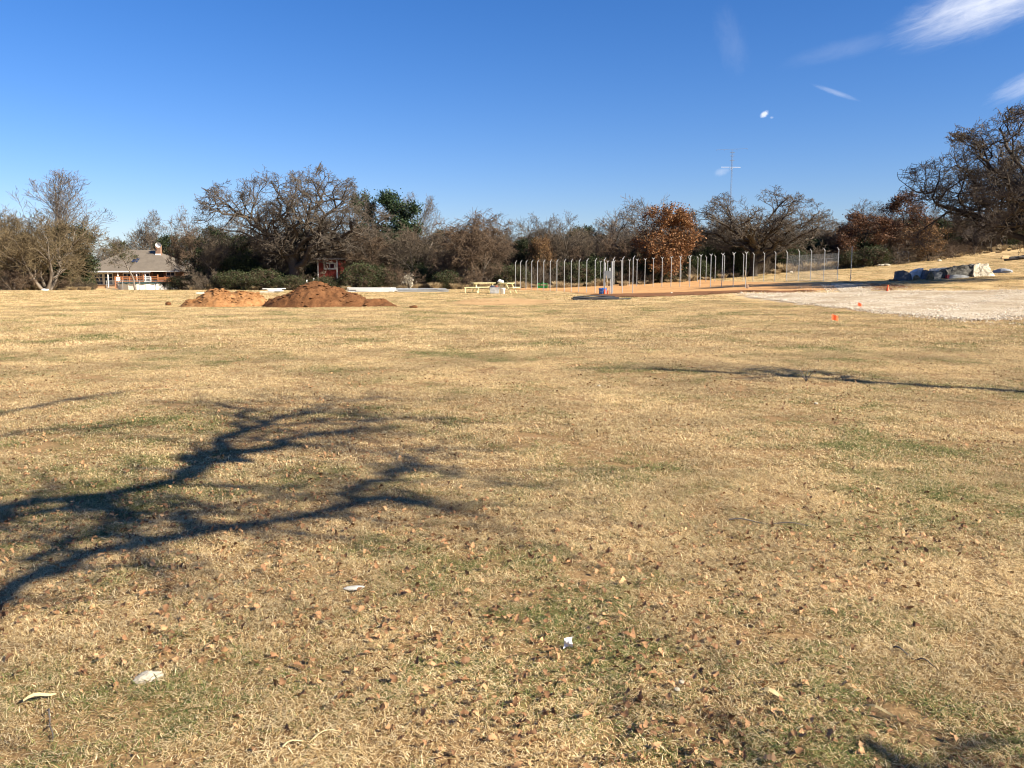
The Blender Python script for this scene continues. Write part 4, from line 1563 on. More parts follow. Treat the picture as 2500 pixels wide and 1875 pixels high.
def shovel(name, loc, top, label):
    root = empty(name, loc)
    top = Vector(top)
    MB().tube([top * 0.18, top], 0.018, 7).build('shaft', wood, root)
    vs = []
    d = top.normalized()
    s = d.cross(Vector((0, 1, 0))).normalized()
    n_ = d.cross(s)
    prof = [(0.0, 0.03), (0.08, 0.10), (0.26, 0.115), (0.33, 0.03)]
    for t, w in prof:
        for sg in (-1, 0, 1):
            vs.append(top * 0.2 - d * (t - 0.03) * 0.8 + s * w * sg + n_ * (0.02 if sg == 0 else 0.0))
    MB().add(vs, [(i * 3 + j, i * 3 + j + 1, i * 3 + j + 4, i * 3 + j + 3) for i in range(3) for j in range(2)]).build('blade', mat_plain('rusty_steel', (0.22, 0.13, 0.08), 0.7, 0.2, 12), root)
    tag(root, label, 'shovel')


shovel('shovel', onground(1487, 56.9), (-0.17, 0.25, 1.25), 'wooden shovel leaning below the electrical box')
shovel('shovel', onground(1826, 56.6), (-0.16, 0.3, 1.25), 'wooden shovel leaning on the nearest post with V arms')

# ------------------------------------------------------------------ black pipes, white boards, grey poles
black_pl = mat_plain('black_pipe', (0.016, 0.018, 0.022), 0.5, 0.2, 5, 0.0, 0.0, 0.25)
g = np.random.default_rng(33)
pA, pB = G(1392, 733), G(1515, 731)
for k in range(22):
    lay = 0 if k < 12 else (1 if k < 19 else 2)
    a = pA.lerp(pB, 0.03 + 0.16 * g.random())
    b_ = pA.lerp(pB, 0.80 + 0.22 * g.random())
    if k in (0, 1):
        b_ = pA.lerp(pB, 1.18)
    off = (k - 6) * 0.085 if lay == 0 else ((k - 15.5) * 0.09 if lay == 1 else (k - 20) * 0.09)
    a = a + Vector((0, off + g.normal() * 0.05, 0))
    b_ = b_ + Vector((0, off + g.normal() * 0.09, 0))
    z = 0.035 + lay * 0.06
    pts = []
    for t in np.linspace(0, 1, 9):
        q_ = a.lerp(b_, t)
        pts.append(Vector((q_.x, q_.y + 0.06 * math.sin(t * 5 + k), tz(q_.x, q_.y) + z + 0.03 * math.sin(t * 3.1) * (lay + 0.5))))
    o = MB().tube([p_ - pts[0] for p_ in pts], 0.032, 7, False).build('black_pipe', black_pl, None, pts[0], True)
    tag(o, 'black plastic pipe in the pile on the grass before the fence', 'pipe', 'black pipes in the pile')

white_b = mat_plain('white_paint', (0.60, 0.60, 0.57), 0.45, 0.05, 4)
grey_p = mat_plain('grey_pole', (0.42, 0.44, 0.45), 0.5, 0.15, 6, 0.3)


def stick_pile(name, pxa, pxb, Y, n, layers, sec, mat, label, cat, group, seed, jit=0.2, rz=0.0, lenj=0.1):
    g = np.random.default_rng(seed)
    a, b_ = onground(pxa, Y), onground(pxb, Y)
    per = max(1, int(math.ceil(n / layers)))
    L = (b_ - a).length
    for k in range(n):
        lay, col = k // per, k % per
        x = (a.x + b_.x) / 2 + g.normal() * jit
        y = Y + (col - per / 2) * sec[0] * 1.25 + g.normal() * 0.02
        z = tz(x, y) + 0.02 + sec[1] * (lay + 0.5) + 0.01 * lay
        ll = L * (1 - lenj * g.random())
        m_ = MB()
        if mat is grey_p:
            m_.tube([(-ll / 2, 0, 0), (ll / 2, 0, 0)], sec[1] / 2, 7)
        else:
            m_.box((0, 0, 0), (ll, sec[0], sec[1]))
        o = m_.build(name, mat, None, (x, y, z))
        o.rotation_euler = (0, g.normal() * 0.006, rz + g.normal() * 0.025)
        tag(o, label, cat, group)


stick_pile('white_board', 852, 962, 63, 12, 4, (0.24, 0.07), white_b, 'long white board in the stack right of the large mound', 'board', 'white boards in the right stack', 4)
stick_pile('grey_pole', 960, 1085, 64.5, 15, 3, (0.09, 0.08), grey_p, 'grey metal pole in the bundle right of the white boards', 'pole', 'grey poles in the bundle', 6, 0.25)
stick_pile('white_board', 650, 688, 62, 8, 4, (0.2, 0.065), white_b, 'white board in the stack seen between the two mounds', 'board', 'white boards between the mounds', 8, 0.25, 0.12, 0.35)
o = MB().box((0, 0, 0), (0.75, 0.14, 0.10)).build('white_board', white_b, None, onground(492, 58.5) + Vector((0, 0, 0.07)))
tag(o, 'single short white board left behind the orange mound', 'board')

# ------------------------------------------------------------------ yellow picnic tables and clutter
yellow = mat_plain('yellow_paint', (0.74, 0.67, 0.36), 0.55, 0.08, 6)


def picnic_table(loc, rz, label, L=1.5):
    root = empty('picnic_table', loc, rz)
    for k in range(5):
        MB().box((0, -0.30 + 0.15 * k, 0.74), (L, 0.138, 0.04)).build('top_plank', yellow, root)
    for s in (-1, 1):
        for k in range(2):
            MB().box((0, s * (0.60 + 0.14 * k), 0.44), (L, 0.128, 0.04)).build('bench_plank', yellow, root)
    for e in (-1, 1):
        x = e * L * 0.38
        for s in (-1, 1):
            MB().add([(x - 0.03, s * 0.18 - 0.04, 0.715), (x + 0.03, s * 0.18 - 0.04, 0.715), (x + 0.03, s * 0.18 + 0.04, 0.715), (x - 0.03, s * 0.18 + 0.04, 0.715),
                      (x - 0.03, s * 0.58 - 0.04, 0), (x + 0.03, s * 0.58 - 0.04, 0), (x + 0.03, s * 0.58 + 0.04, 0), (x - 0.03, s * 0.58 + 0.04, 0)],
                     [(0, 1, 2, 3), (7, 6, 5, 4), (0, 4, 5, 1), (1, 5, 6, 2), (2, 6, 7, 3), (3, 7, 4, 0)]).build('leg', yellow, root)
        MB().box((x + 0.06, 0, 0.39), (0.04, 1.5, 0.09)).build('bench_support', yellow, root)
        MB().box((x + 0.06, 0, 0.69), (0.04, 0.66, 0.06)).build('top_support', yellow, root)
    tag(root, label, 'picnic table')


picnic_table(onground(1180, 62.5), 0.35, 'yellow picnic table on the left, before the brown thicket', 1.7)
picnic_table(onground(1236, 61.0), 1.2, 'yellow picnic table on the right, next to the first fence post', 1.5)
br = empty('bench', onground(1152, 61.5), 0.08)
MB().box((0, -0.07, 0.40), (1.15, 0.13, 0.045)).build('seat_plank', yellow, br)
MB().box((0, 0.07, 0.40), (1.15, 0.13, 0.045)).build('seat_plank', yellow, br)
for e in (-0.48, 0.48):
    MB().box((e, 0, 0.188), (0.06, 0.24, 0.376)).build('leg', yellow, br)
tag(br, 'low yellow bench at the left end of the tables', 'bench')
tubm = mat_plain('grey_tarp', (0.30, 0.30, 0.29), 0.5, 0.25, 5)
tr = empty('storage_tub', onground(1207, 60.3), 0.1)
MB().box((0, 0, 0.22), (0.62, 0.45, 0.44), 0, 0, 1.12).build('shell', tubm, tr)
MB().box((0, 0, 0.455), (0.74, 0.55, 0.03)).build('rim', tubm, tr)
for (x, s, mt) in ((-0.15, 0.22, mat_plain('navy_cloth', (0.03, 0.035, 0.09), 0.8)), (0.14, 0.16, mat_plain('dull_red_cloth', (0.30, 0.06, 0.04), 0.8))):
    lump('cloth_heap', (tr.location.x + x, tr.location.y, tr.location.z + 0.51), (s * 1.5, s, s * 0.7), mt,
         'dark blue cloth lying on the grey tub' if x < 0 else 'dull red cloth lying on the grey tub', 'cloth', None, int(s * 100))
tag(tr, 'grey tub standing between the two yellow tables', 'tub')
bucket('bucket', onground(1227.5, 58.6), whitep, 'white bucket under the right yellow table', 1.15)
tb = onground(1222, 60.8)
lump('plastic_bag', tb + Vector((0, 0, 0.85)), (0.42, 0.32, 0.26), mat_plain('bag_white', (0.7, 0.7, 0.7), 0.5, 0.15, 9), 'crumpled whitish bag lying on the right yellow table', 'bag', None, 15, 0.4, 0.5)

# small green implement
green = mat_plain('implement_green', (0.02, 0.22, 0.045), 0.45, 0.1, 6)
gr = empty('implement', onground(1324, 76), 0.05)
for sx in (-0.42, 0.42):
    MB().add([(sx - 0.02, -0.3, 0.05), (sx + 0.02, -0.3, 0.05), (sx + 0.02, 0.3, 0.05), (sx - 0.02, 0.3, 0.05),
              (sx - 0.02, -0.15, 0.5), (sx + 0.02, -0.15, 0.5), (sx + 0.02, 0.3, 0.42), (sx - 0.02, 0.3, 0.42)],
             [(3, 2, 1, 0), (4, 5, 6, 7), (0, 1, 5, 4), (1, 2, 6, 5), (2, 3, 7, 6), (3, 0, 4, 7)]).build('side_plate', green, gr)
MB().box((0, -0.05, 0.44), (0.8, 0.09, 0.09)).build('top_beam', green, gr)
MB().box((0, 0.2, 0.16), (0.8, 0.03, 0.22)).build('blade', green, gr)
MB().box((0, -0.22, 0.16), (0.8, 0.05, 0.06)).build('lower_beam', green, gr)
MB().tube([(-0.12, -0.05, 0.48), (0, -0.3, 0.62), (0.12, -0.05, 0.48)], 0.025, 6).build('hitch', green, gr)
tag(gr, 'small green box-framed tractor implement near the tree line', 'implement')
o = MB().box((0, 0, 0.05), (0.55, 0.2, 0.1)).build('wooden_board', mat_plain('brown_board', (0.28, 0.15, 0.08), 0.8, 0.2, 8), None, onground(1306, 75.5))
tag(o, 'brown board lying left of the green implement', 'board')

# ------------------------------------------------------------------ survey flags
fl_or = mat_plain('flag_orange', (0.78, 0.11, 0.025), 0.5, 0.06, 9)
for (px, py, s, lb) in ((2030, 790, 1.0, 'larger orange marker flag in the grass before the gravel'), (2094, 752, 0.8, 'small orange marker flag at the near rim of the gravel')):
    b0 = G(px, py)
    fr = empty('marker_flag', b0, 0.15)
    MB().tube([(0.0, 0, -0.05), (0.0, 0, 0.31 * s)], 0.0025, 5).build('wire', steel, fr)
    vs, fs = [], []
    for j in range(2):
        for i in range(7):
            vs.append((-0.005 + 0.21 * s * i / 6, 0.018 * math.sin(i * 1.1), 0.12 * s + 0.17 * s * j - 0.012 * i * (1 if j else 0.6)))
    MB().add(vs, [(i, i + 1, i + 8, i + 7) for i in range(6)]).build('flag', fl_or, fr)
    tag(fr, lb, 'flag')

# ------------------------------------------------------------------ stones at the right
mat_s, nts, bs = new_mat('slab_stone')
co = objco(nts)
n1 = nnoise(nts, co, 1.6, 6, 0.65)
nts.links.new(ramp(nts, n1, [(0.3, (0.17, 0.185, 0.20)), (0.55, (0.32, 0.335, 0.35)), (0.75, (0.48, 0.49, 0.49))]), bs.inputs['Base Color'])
bs.inputs['Roughness'].default_value = 0.85
bump(nts, bs, n1, 0.5, 0.03)
MATS['slab'] = mat_s
MATS['dark_slab'] = mat_plain('dark_slab', (0.11, 0.12, 0.135), 0.8, 0.2, 3, 0, 0.02)  # darker stone tone stands in for shaded fronts
MATS['pale_slab'] = mat_plain('pale_slab', (0.60, 0.62, 0.64), 0.8, 0.12, 3, 0, 0.02)  # paler stone tone stands in for faces in the sun
mat_t, nts, bs = new_mat('rough_stone')
co = objco(nts)
n1 = nnoise(nts, co, 2.6, 7, 0.75, 0.6)
nts.links.new(ramp(nts, n1, [(0.34, (0.10, 0.085, 0.07)), (0.46, (0.36, 0.32, 0.25)), (0.60, (0.66, 0.60, 0.47))]), bs.inputs['Base Color'])  # light tones lifted in place of sun on the rightmost boulder
bs.inputs['Roughness'].default_value = 0.9
bump(nts, bs, n1, 1.0, 0.06)
MATS['rough'] = mat_t
MATS['dark_rough'] = mat_plain('dark_rough', (0.10, 0.095, 0.085), 0.9, 0.4, 5, 0, 0.05)  # dark copy of the rough stone, shade put into the colour
mat_c, nts, bs = new_mat('mossy_stone')
n1 = nnoise(nts, objco(nts), 3.0, 6, 0.7)
nts.links.new(ramp(nts, n1, [(0.35, (0.06, 0.05, 0.03)), (0.55, (0.20, 0.15, 0.08)), (0.72, (0.40, 0.31, 0.17))]), bs.inputs['Base Color'])
bs.inputs['Roughness'].default_value = 0.9
bump(nts, bs, n1, 0.8, 0.05)
MATS['mossy'] = mat_c


def slab(name, corners, Y, depth, lean, mat, label, seed, sub=4, rough=0.05, skew=0.0):
    """quarried stone: outline in the photo's proportions, built at Y with its own depth"""
    pts = [at(px, py, Y) for px, py in corners]
    cx = sum(p_.x for p_ in pts) / len(pts)
    zb = min(p_.z for p_ in pts)
    o0 = Vector((cx, Y, zb))
    import bmesh
    bm = bmesh.new()
    fr = [bm.verts.new((p_.x - cx, lean * (p_.z - zb), p_.z - zb)) for p_ in pts]
    bk = [bm.verts.new((v.co.x * 0.92 + skew, v.co.y + depth, v.co.z * 0.93)) for v in fr]
    bm.faces.new(fr)
    bm.faces.new(bk[::-1])
    n_ = len(fr)
    for i in range(n_):
        bm.faces.new((fr[(i + 1) % n_], fr[i], bk[i], bk[(i + 1) % n_]))
    bmesh.ops.recalc_face_normals(bm, faces=bm.faces)
    bmesh.ops.triangulate(bm, faces=bm.faces)
    bmesh.ops.subdivide_edges(bm, edges=bm.edges, cuts=sub, use_grid_fill=True)
    for v in bm.verts:
        d = Vector((mnoise.fractal(v.co * 2.0 + Vector((seed + 9 * k, seed, k)), 0.8, 2.0, 4) for k in range(3)))
        v.co += d * rough
    me = bpy.data.meshes.new(name)
    bm.to_mesh(me)
    bm.free()
    me.materials.append(mat)
    zt = tz(o0.x, o0.y)
    o = link(name, me, None, (o0.x, o0.y, min(zb, zt) - 0.02 if zb > zt else zb))
    tag(o, label, 'stone')
    return o


YS = 58.0
slab('stone_slab', [(2186, 685), (2193, 660), (2210, 658), (2228, 667), (2229, 685)], YS, 0.5, 0.25, MATS['dark_slab'], 'smooth grey slab, leftmost of the stones by the gravel', 2)
slab('stone_slab', [(2232, 683), (2230, 664), (2247, 655), (2257, 654), (2250, 683)], YS + 0.75, 0.6, 0.1, MATS['pale_slab'], 'tilted grey slab second from the left in a bright sunlit tone', 5)
slab('stone_slab', [(2253, 683), (2262, 658), (2302, 664), (2296, 683)], YS + 0.1, 0.5, 0.22, MATS['dark_slab'], 'grey slab in the middle of the stones behind the mossy rock', 7)
slab('stone_slab', [(2273, 681), (2274, 655), (2313, 653), (2313, 681)], YS + 1.5, 0.35, 0.05, MATS['pale_slab'], 'flat slab in a pale sunlit tone standing behind the middle of the stones', 9, 3, 0.025)
slab('boulder', [(2314, 683), (2315, 657), (2336, 651), (2360, 648), (2385, 646), (2392, 680)], YS + 0.2, 1.3, 0.2, MATS['dark_rough'], 'long rough dark boulder left of the sunlit-toned boulder', 12, 6, 0.12)
slab('boulder', [(2380, 680), (2384, 646), (2404, 643), (2422, 645), (2432, 676)], YS, 1.1, 0.35, MATS['rough'], 'big rough boulder in a pale sunlit tone, rightmost of the stones', 15, 6, 0.10, -0.15)
slab('stone_slab', [(2318, 684), (2319, 672), (2350, 671), (2366, 675), (2364, 684)], YS - 0.4, 0.35, 0.1, MATS['slab'], 'low flat grey slab lying before the long dark boulder', 18, 3, 0.04)
b0 = onground(2237, YS - 0.3)
lump('round_stone', b0 + Vector((0, 0, 0.13)), (0.45, 0.40, 0.44), MATS['mossy'], 'round tan stone between the two left slabs', 'stone', None, 4)
b0 = onground(2270, YS - 0.35)
lump('mossy_stone', b0 + Vector((0, 0, 0.16)), (0.52, 0.4, 0.72), MATS['mossy'], 'brown mossy stone leaning on the middle slab', 'stone', None, 9, 0.3)
b0 = onground(2312, YS - 0.3)
red_m = mat_plain('red_plastic', (0.45, 0.02, 0.02), 0.4, 0.1, 6)
rc = empty('red_can', b0, 0.2)
MB().box((0, 0, 0.13), (0.2, 0.2, 0.26), 0, 0, 0.9).build('shell', red_m, rc)
MB().tube([(0.05, 0, 0.262), (0.05, 0, 0.31)], 0.022, 8).build('spout', red_m, rc)
tag(rc, 'small red can wedged between the pale slab and the long boulder', 'can')
o = MB().box((0, 0, 0.07), (0.5, 0.3, 0.14)).build('timber_block', mat_plain('old_timber', (0.16, 0.10, 0.06), 0.85, 0.2, 8), None, onground(2181, YS + 0.1))
tag(o, 'dark timber block at the left foot of the stones', 'timber')
b0 = onground(2446, YS + 4)
o = lump('gravel_heap', b0 + Vector((0, 0, 0.08)), (1.1, 1.6, 0.5), mat_plain('blue_gravel', (0.30, 0.32, 0.34), 0.9, 0.3, 25, 0, 0.03), 'low heap of bluish gravel right of the boulders', 'gravel heap', None, 7, 0, 0.2)
# dark wood heap up the slope
g = np.random.default_rng(44)
dark_w = mat_plain('charred_wood', (0.045, 0.04, 0.036), 0.9, 0.3, 9)
for k in range(16):
    b0 = onground(2440 + 7.5 * k * 0.9, 84 + g.normal() * 0.35)
    L = 0.6 + 0.9 * g.random()
    an = g.normal() * 0.5
    el = g.normal() * 0.15
    d = Vector((math.cos(an) * L, math.sin(an) * L, el * L))
    r_ = 0.09 + 0.1 * g.random()
    base = Vector((b0.x, b0.y, b0.z + r_ * 0.9 + (0.18 if k % 3 == 0 else 0)))
    o = MB().tube([(0, 0, 0), d * 0.5 + Vector((0, 0, 0.03)), d], [r_, r_ * 0.95, r_ * 0.8], 8).build('dark_log', dark_w, None, base)
    tag(o, 'dark log in the heap at the right picture edge', 'log', 'dark logs in the heap')
o = MB().box((0, 0, 0), (0.9, 0.06, 0.28), 0.3, 0.5).build('pale_board', mat_plain('pale_board', (0.62, 0.46, 0.27), 0.7, 0.1, 7), None, onground(2450, 83.4) + Vector((0, 0, 0.42)))
tag(o, 'pale board leaning on the dark log heap', 'board')
# pale stones at the foot of the brush
lime = mat_plain('limestone', (0.44, 0.39, 0.30), 0.85, 0.12, 7, 0, 0.02)
for k, (px, Y) in enumerate(((2146, 95.5), (2152, 95.2), (2158, 95.6), (2164, 95.0))):
    b0 = onground(px, Y)
    lump('pale_stone', b0 + Vector((0, 0, 0.08)), (0.5 + 0.2 * random.random(), 0.35, 0.28), lime, 'pale stone in the short row below the dark brush', 'stone', 'pale stones below the brush', 20 + k)
lump('pale_stone', onground(1930, 97) + Vector((0, 0, 0.08)), (0.4, 0.3, 0.3), lime, 'single pale stone behind the fence posts near the low chain link fence', 'stone', None, 31)
lump('pale_stone', onground(2290, 95) + Vector((0, 0, 0.08)), (0.45, 0.3, 0.25), lime, 'single pale stone on the slope behind the slabs', 'stone', None, 33)
for (px, py, k, lb) in ((1639, 718, 1, 'white stone lying on the damp dirt strip, left one'), (1810, 717, 2, 'white stone lying on the damp dirt strip, right one')):
    lump('pale_stone', G(px, py) + Vector((0, 0, 0.05)), (0.16, 0.14, 0.14), lime, lb, 'stone', None, 40 + k)

# ------------------------------------------------------------------ house, pool, deck, shed
brick_m, ntb, bb = new_mat('brick_wall')
bt = ntb.nodes.new('ShaderNodeTexBrick')
bt.inputs['Color1'].default_value = (0.17, 0.085, 0.05, 1)
bt.inputs['Color2'].default_value = (0.23, 0.12, 0.07, 1)
bt.inputs['Mortar'].default_value = (0.26, 0.21, 0.16, 1)
bt.inputs['Scale'].default_value = 5.0
mp = ntb.nodes.new('ShaderNodeMapping')
mp.inputs['Rotation'].default_value = (math.pi / 2, 0, 0)
ntb.links.new(objco(ntb), mp.inputs[0])
ntb.links.new(mp.outputs[0], bt.inputs['Vector'])
ntb.links.new(bt.outputs[0], bb.inputs['Base Color'])
bb.inputs['Roughness'].default_value = 0.9
shingle_m, ntb, bb = new_mat('shingle_roof')
n1 = nnoise(ntb, objco(ntb), 1.2, 5, 0.7)
n2 = nnoise(ntb, objco(ntb), 14.0, 4, 0.8)
ntb.links.new(ramp(ntb, nmath(ntb, 'ADD', nmath(ntb, 'MULTIPLY', n1, 0.5), nmath(ntb, 'MULTIPLY', n2, 0.5)), [(0.35, (0.105, 0.085, 0.064)), (0.65, (0.175, 0.145, 0.11))]), bb.inputs['Base Color'])
bb.inputs['Roughness'].default_value = 0.95
glass_m, ntb, bb = new_mat('window_glass')
bb.inputs['Base Color'].default_value = (0.03, 0.045, 0.09, 1)
bb.inputs['Roughness'].default_value = 0.08
bb.inputs['Specular IOR Level'].default_value = 0.9
trim = mat_plain('white_trim', (0.78, 0.77, 0.73), 0.5, 0.04, 4)
shade_mat = mat_plain('shade_dark', (0.05, 0.04, 0.035), 0.9)  # near-black in place of shade in doorways and on the shed side
tanw = mat_plain('tan_brick', (0.50, 0.33, 0.19), 0.9, 0.08, 9)

YH = 118.0
hx0, hx1 = wx(206, YH), wx(455, YH)
zg = tz((hx0 + hx1) / 2, YH)
he = empty('house', ((hx0 + hx1) / 2, YH, zg))
cx = (hx0 + hx1) / 2
z_e = at(300, 661.5, YH).z - zg      # eave height
z_r = at(345, 610, YH + 4).z - zg    # ridge height
W2 = (hx1 - hx0) / 2
D = 8.5
# walls (doorways are panels coloured dark in place of shade)
MB().box((0, D / 2, z_e / 2 - 0.15), (2 * W2 - 0.7, D - 0.2, z_e + 0.1)).build('wall', brick_m, he)
rl, rr_ = wx(316, YH + 4) - cx, wx(377, YH + 4) - cx
rv = [(-W2, -1.5, z_e), (W2, -1.5, z_e), (W2, D + 0.5, z_e), (-W2, D + 0.5, z_e), (rl, D / 2, z_r), (rr_, D / 2, z_r)]
roof = MB().add(rv + [(v[0], v[1], v[2] - 0.14) for v in rv[:4]],
                [(0, 1, 5, 4), (1, 2, 5), (2, 3, 4, 5), (3, 0, 4), (6, 7, 1, 0), (7, 8, 2, 1), (8, 9, 3, 2), (9, 6, 0, 3), (9, 8, 7, 6)]).build('roof', shingle_m, he)
MB().box((-W2 * 0.28, -1.57, z_e - 0.09), (2 * W2 * 0.68, 0.12, 0.17)).build('gutter', trim, he)
MB().box((W2 * 0.66, -1.56, z_e - 0.05), (2 * W2 * 0.30, 0.1, 0.1)).build('gutter', trim, he)
chx = wx(390.5, YH + 3) - cx
ct, cb = at(390, 598, YH + 3).z - zg, at(390, 624, YH + 3).z - zg
ch = MB().box((chx, 3.2, (ct + cb) / 2 - 0.3), (0.68, 0.6, ct - cb + 0.6)).build('chimney', brick_m, roof)
MB().box((chx, 2.86, cb + 0.12), (0.78, 0.1, 0.28)).build('flashing', trim, roof)
sl = at(329.5, 636, YH + 1)
k = (sl.z - zg - z_e) / (z_r - z_e)
def roof_z(y):
    return z_e + (z_r - z_e) * (y + 1.5) / (D / 2 + 1.5)
sy = -1.5 + k * (D / 2 + 1.5)
MB().add([(sl.x - cx - 0.45, sy - 0.5, roof_z(sy - 0.5) + 0.06), (sl.x - cx + 0.40, sy - 0.5, roof_z(sy - 0.5) + 0.06), (sl.x - cx + 0.35, sy + 0.5, roof_z(sy + 0.5) + 0.06), (sl.x - cx - 0.45, sy + 0.5, roof_z(sy + 0.5) + 0.06),
          (sl.x - cx - 0.45, sy - 0.5, roof_z(sy - 0.5) - 0.05), (sl.x - cx + 0.40, sy - 0.5, roof_z(sy - 0.5) - 0.05), (sl.x - cx + 0.35, sy + 0.5, roof_z(sy + 0.5) - 0.05), (sl.x - cx - 0.45, sy + 0.5, roof_z(sy + 0.5) - 0.05)],
         [(0, 1, 2, 3), (0, 4, 5, 1), (1, 5, 6, 2), (2, 6, 7, 3), (3, 7, 4, 0)]).build('skylight', glass_m, roof)
# satellite dish on the chimney
dish = MB()
prof = [(0.0, 0.0), (0.18, 0.03), (0.33, 0.09), (0.42, 0.16)]
vs, fs = [], []
for r_, d_ in prof:
    for j in range(16):
        a = 2 * math.pi * j / 16
        vs.append((chx + 0.32 + r_ * math.cos(a), 2.55 - d_ * 1.0 - 0.25 * r_ * math.sin(a), ct - 0.02 + r_ * 0.85 * math.sin(a)))
for i in range(3):
    for j in range(16):
        j2 = (j + 1) % 16
        fs.append((i * 16 + j, i * 16 + j2, (i + 1) * 16 + j2, (i + 1) * 16 + j))
dish.add(vs, fs).build('satellite_dish', trim, roof, None, True)


def window(x0, x1, z0, z1, nx_, nz_, parent, y=0.05, fw=0.1):
    fo = MB()
    fo.box(((x0 + x1) / 2, y, z0), (x1 - x0 + fw, 0.14, fw)).box(((x0 + x1) / 2, y, z1), (x1 - x0 + fw, 0.14, fw))
    fo.box((x0, y + 0.001, (z0 + z1) / 2), (fw, 0.142, z1 - z0 - fw)).box((x1, y + 0.001, (z0 + z1) / 2), (fw, 0.142, z1 - z0 - fw))
    w_ = fo.build('window', trim, parent)
    MB().box(((x0 + x1) / 2, y + 0.02, (z0 + z1) / 2), (x1 - x0 - fw, 0.03, z1 - z0 - fw)).build('pane', glass_m, w_)
    for i in range(1, nx_):
        MB().box((x0 + (x1 - x0) * i / nx_, y - 0.01, (z0 + z1) / 2), (0.05, 0.04, z1 - z0 - fw)).build('mullion', trim, w_)
    for i in range(1, nz_):
        MB().box(((x0 + x1) / 2, y - 0.02, z0 + (z1 - z0) * i / nz_), (x1 - x0 - fw, 0.035, 0.06)).build('mullion', trim, w_)
    return w_


def hx(px):
    return wx(px, YH) - cx


def hz(py):
    return at(300, py, YH).z - zg


window(hx(231), hx(252), hz(695), hz(668), 1, 3, he)
window(hx(255), hx(276), hz(695), hz(668), 1, 3, he)
window(hx(302), hx(320), hz(690), hz(667), 2, 2, he)
window(hx(328), hx(342), hz(690), hz(667), 1, 2, he)
window(hx(348), hx(366), hz(690), hz(667), 1, 2, he)
window(hx(407), hx(428), hz(674), hz(664), 2, 1, he)
MB().box((hx(219), 0.02, hz(681)), (1.1, 0.1, 1.9)).build('doorway', shade_mat, he)
MB().box((hx(387), 0.02, hz(680)), (1.3, 0.1, 1.9)).build('door', shade_mat, he)
MB().box((hx(255), 0.0, hz(699)), (3.0, 0.16, 0.42)).build('sill_wall', tanw, he)
MB().box((hx(203), 0.3, z_e / 2 - 0.3), (0.9, 0.4, z_e - 0.5)).build('side_wall', tanw, he)
for pxp in (231, 276, 300, 345, 366):
    MB().box((hx(pxp), -1.35, (z_e - 0.15) / 2), (0.11, 0.11, z_e - 0.15)).build('porch_post', trim, he)
tag(he, 'low brick house with brown hipped roof at the left', 'house')

# above-ground pool
YP = 107.0
pc = onground(363, YP + 3.6)
pr = (wx(430, YP + 3.6) - wx(296, YP + 3.6)) / 2
zf = at(363, 708, YP + 0.2).z
pe = empty('swimming_pool', (pc.x, pc.y, zf))
NP = 20
PH = at(363, 690.5, YP + 0.2).z - zf
pool_w = mat_plain('pool_wall', (0.80, 0.78, 0.72), 0.5, 0.05, 3)
for i in range(NP):
    a0, a1 = 2 * math.pi * i / NP, 2 * math.pi * (i + 1) / NP
    am = (a0 + a1) / 2
    ch_ = 2 * pr * math.sin(math.pi / NP)
    MB().box((pr * math.cos(am) * 0.985, pr * math.sin(am) * 0.985, PH / 2 - 0.15), (0.05, ch_ - 0.02, PH + 0.3), am).build('wall_panel', pool_w, pe)
    MB().box((pr * math.cos(a0), pr * math.sin(a0), PH / 2 - 0.14), (0.09, 0.09, PH + 0.32), a0).build('upright', mat_plain('pool_upright', (0.62, 0.60, 0.54), 0.5), pe)
cover = mat_plain('dark_green_cover', (0.012, 0.045, 0.035), 0.5, 0.2, 2)
vs, fs = [(0, 0, PH - 0.05)], []
NC = 100
for ring, (rf, zz) in enumerate(((0.6, PH + 0.02), (1.0, PH + 0.05), (1.025, PH + 0.0), (1.03, PH - 0.13))):
    for i in range(NC):
        a = 2 * math.pi * i / NC
        z = zz + (0.06 * math.sin(a * 20) + 0.03 * math.sin(a * 33) if ring == 3 else 0)
        vs.append((pr * rf * math.cos(a), pr * rf * math.sin(a), z))
for i in range(NC):
    fs.append((0, 1 + i, 1 + (i + 1) % NC))
for r_ in range(3):
    for i in range(NC):
        i2 = (i + 1) % NC
        fs.append((1 + r_ * NC + i, 1 + (r_ + 1) * NC + i, 1 + (r_ + 1) * NC + i2, 1 + r_ * NC + i2))
MB().add(vs, fs).build('cover', cover, pe)
tag(pe, 'white above-ground pool with dark green cover before the house', 'pool')

# deck with orange wooden railing behind the pool
orange_w = mat_plain('orange_wood', (0.42, 0.17, 0.07), 0.7, 0.12, 7)
YD = 115.0
dx0, dx1 = wx(282, YD), wx(421, YD)
dz = at(350, 693, YD).z
de = empty('deck', ((dx0 + dx1) / 2, YD, tz((dx0 + dx1) / 2, YD)))
zo = dz - de.location.z
hw = (dx1 - dx0) / 2
for i in range(12):
    MB().box((0, 0.05 + 0.15 * i, zo), (2 * hw, 0.14, 0.05)).build('floor_plank', orange_w, de)
for i in range(9):
    x = -hw + 2 * hw * i / 8
    tall = 1.0 + (0.25 if i in (4, 6) else 0.0)
    MB().box((x, -0.05, (zo + tall) / 2 - 0.1), (0.12, 0.11, zo + tall + 0.2)).build('rail_post', orange_w if i not in (5,) else trim, de)
for i in range(8):
    xa = -hw + 2 * hw * (i + 0.5) / 8
    wdt = 2 * hw / 8 - 0.13
    for zr in ((0.35, 0.68, 0.95) if i < 6 else (0.2, 0.36, 0.52, 0.68, 0.84)):
        MB().box((xa, -0.05, zo + zr), (wdt, 0.05, 0.11)).build('rail', orange_w if i not in (4,) else trim, de)
tag(de, 'orange wooden deck railing between the pool and the house', 'deck')
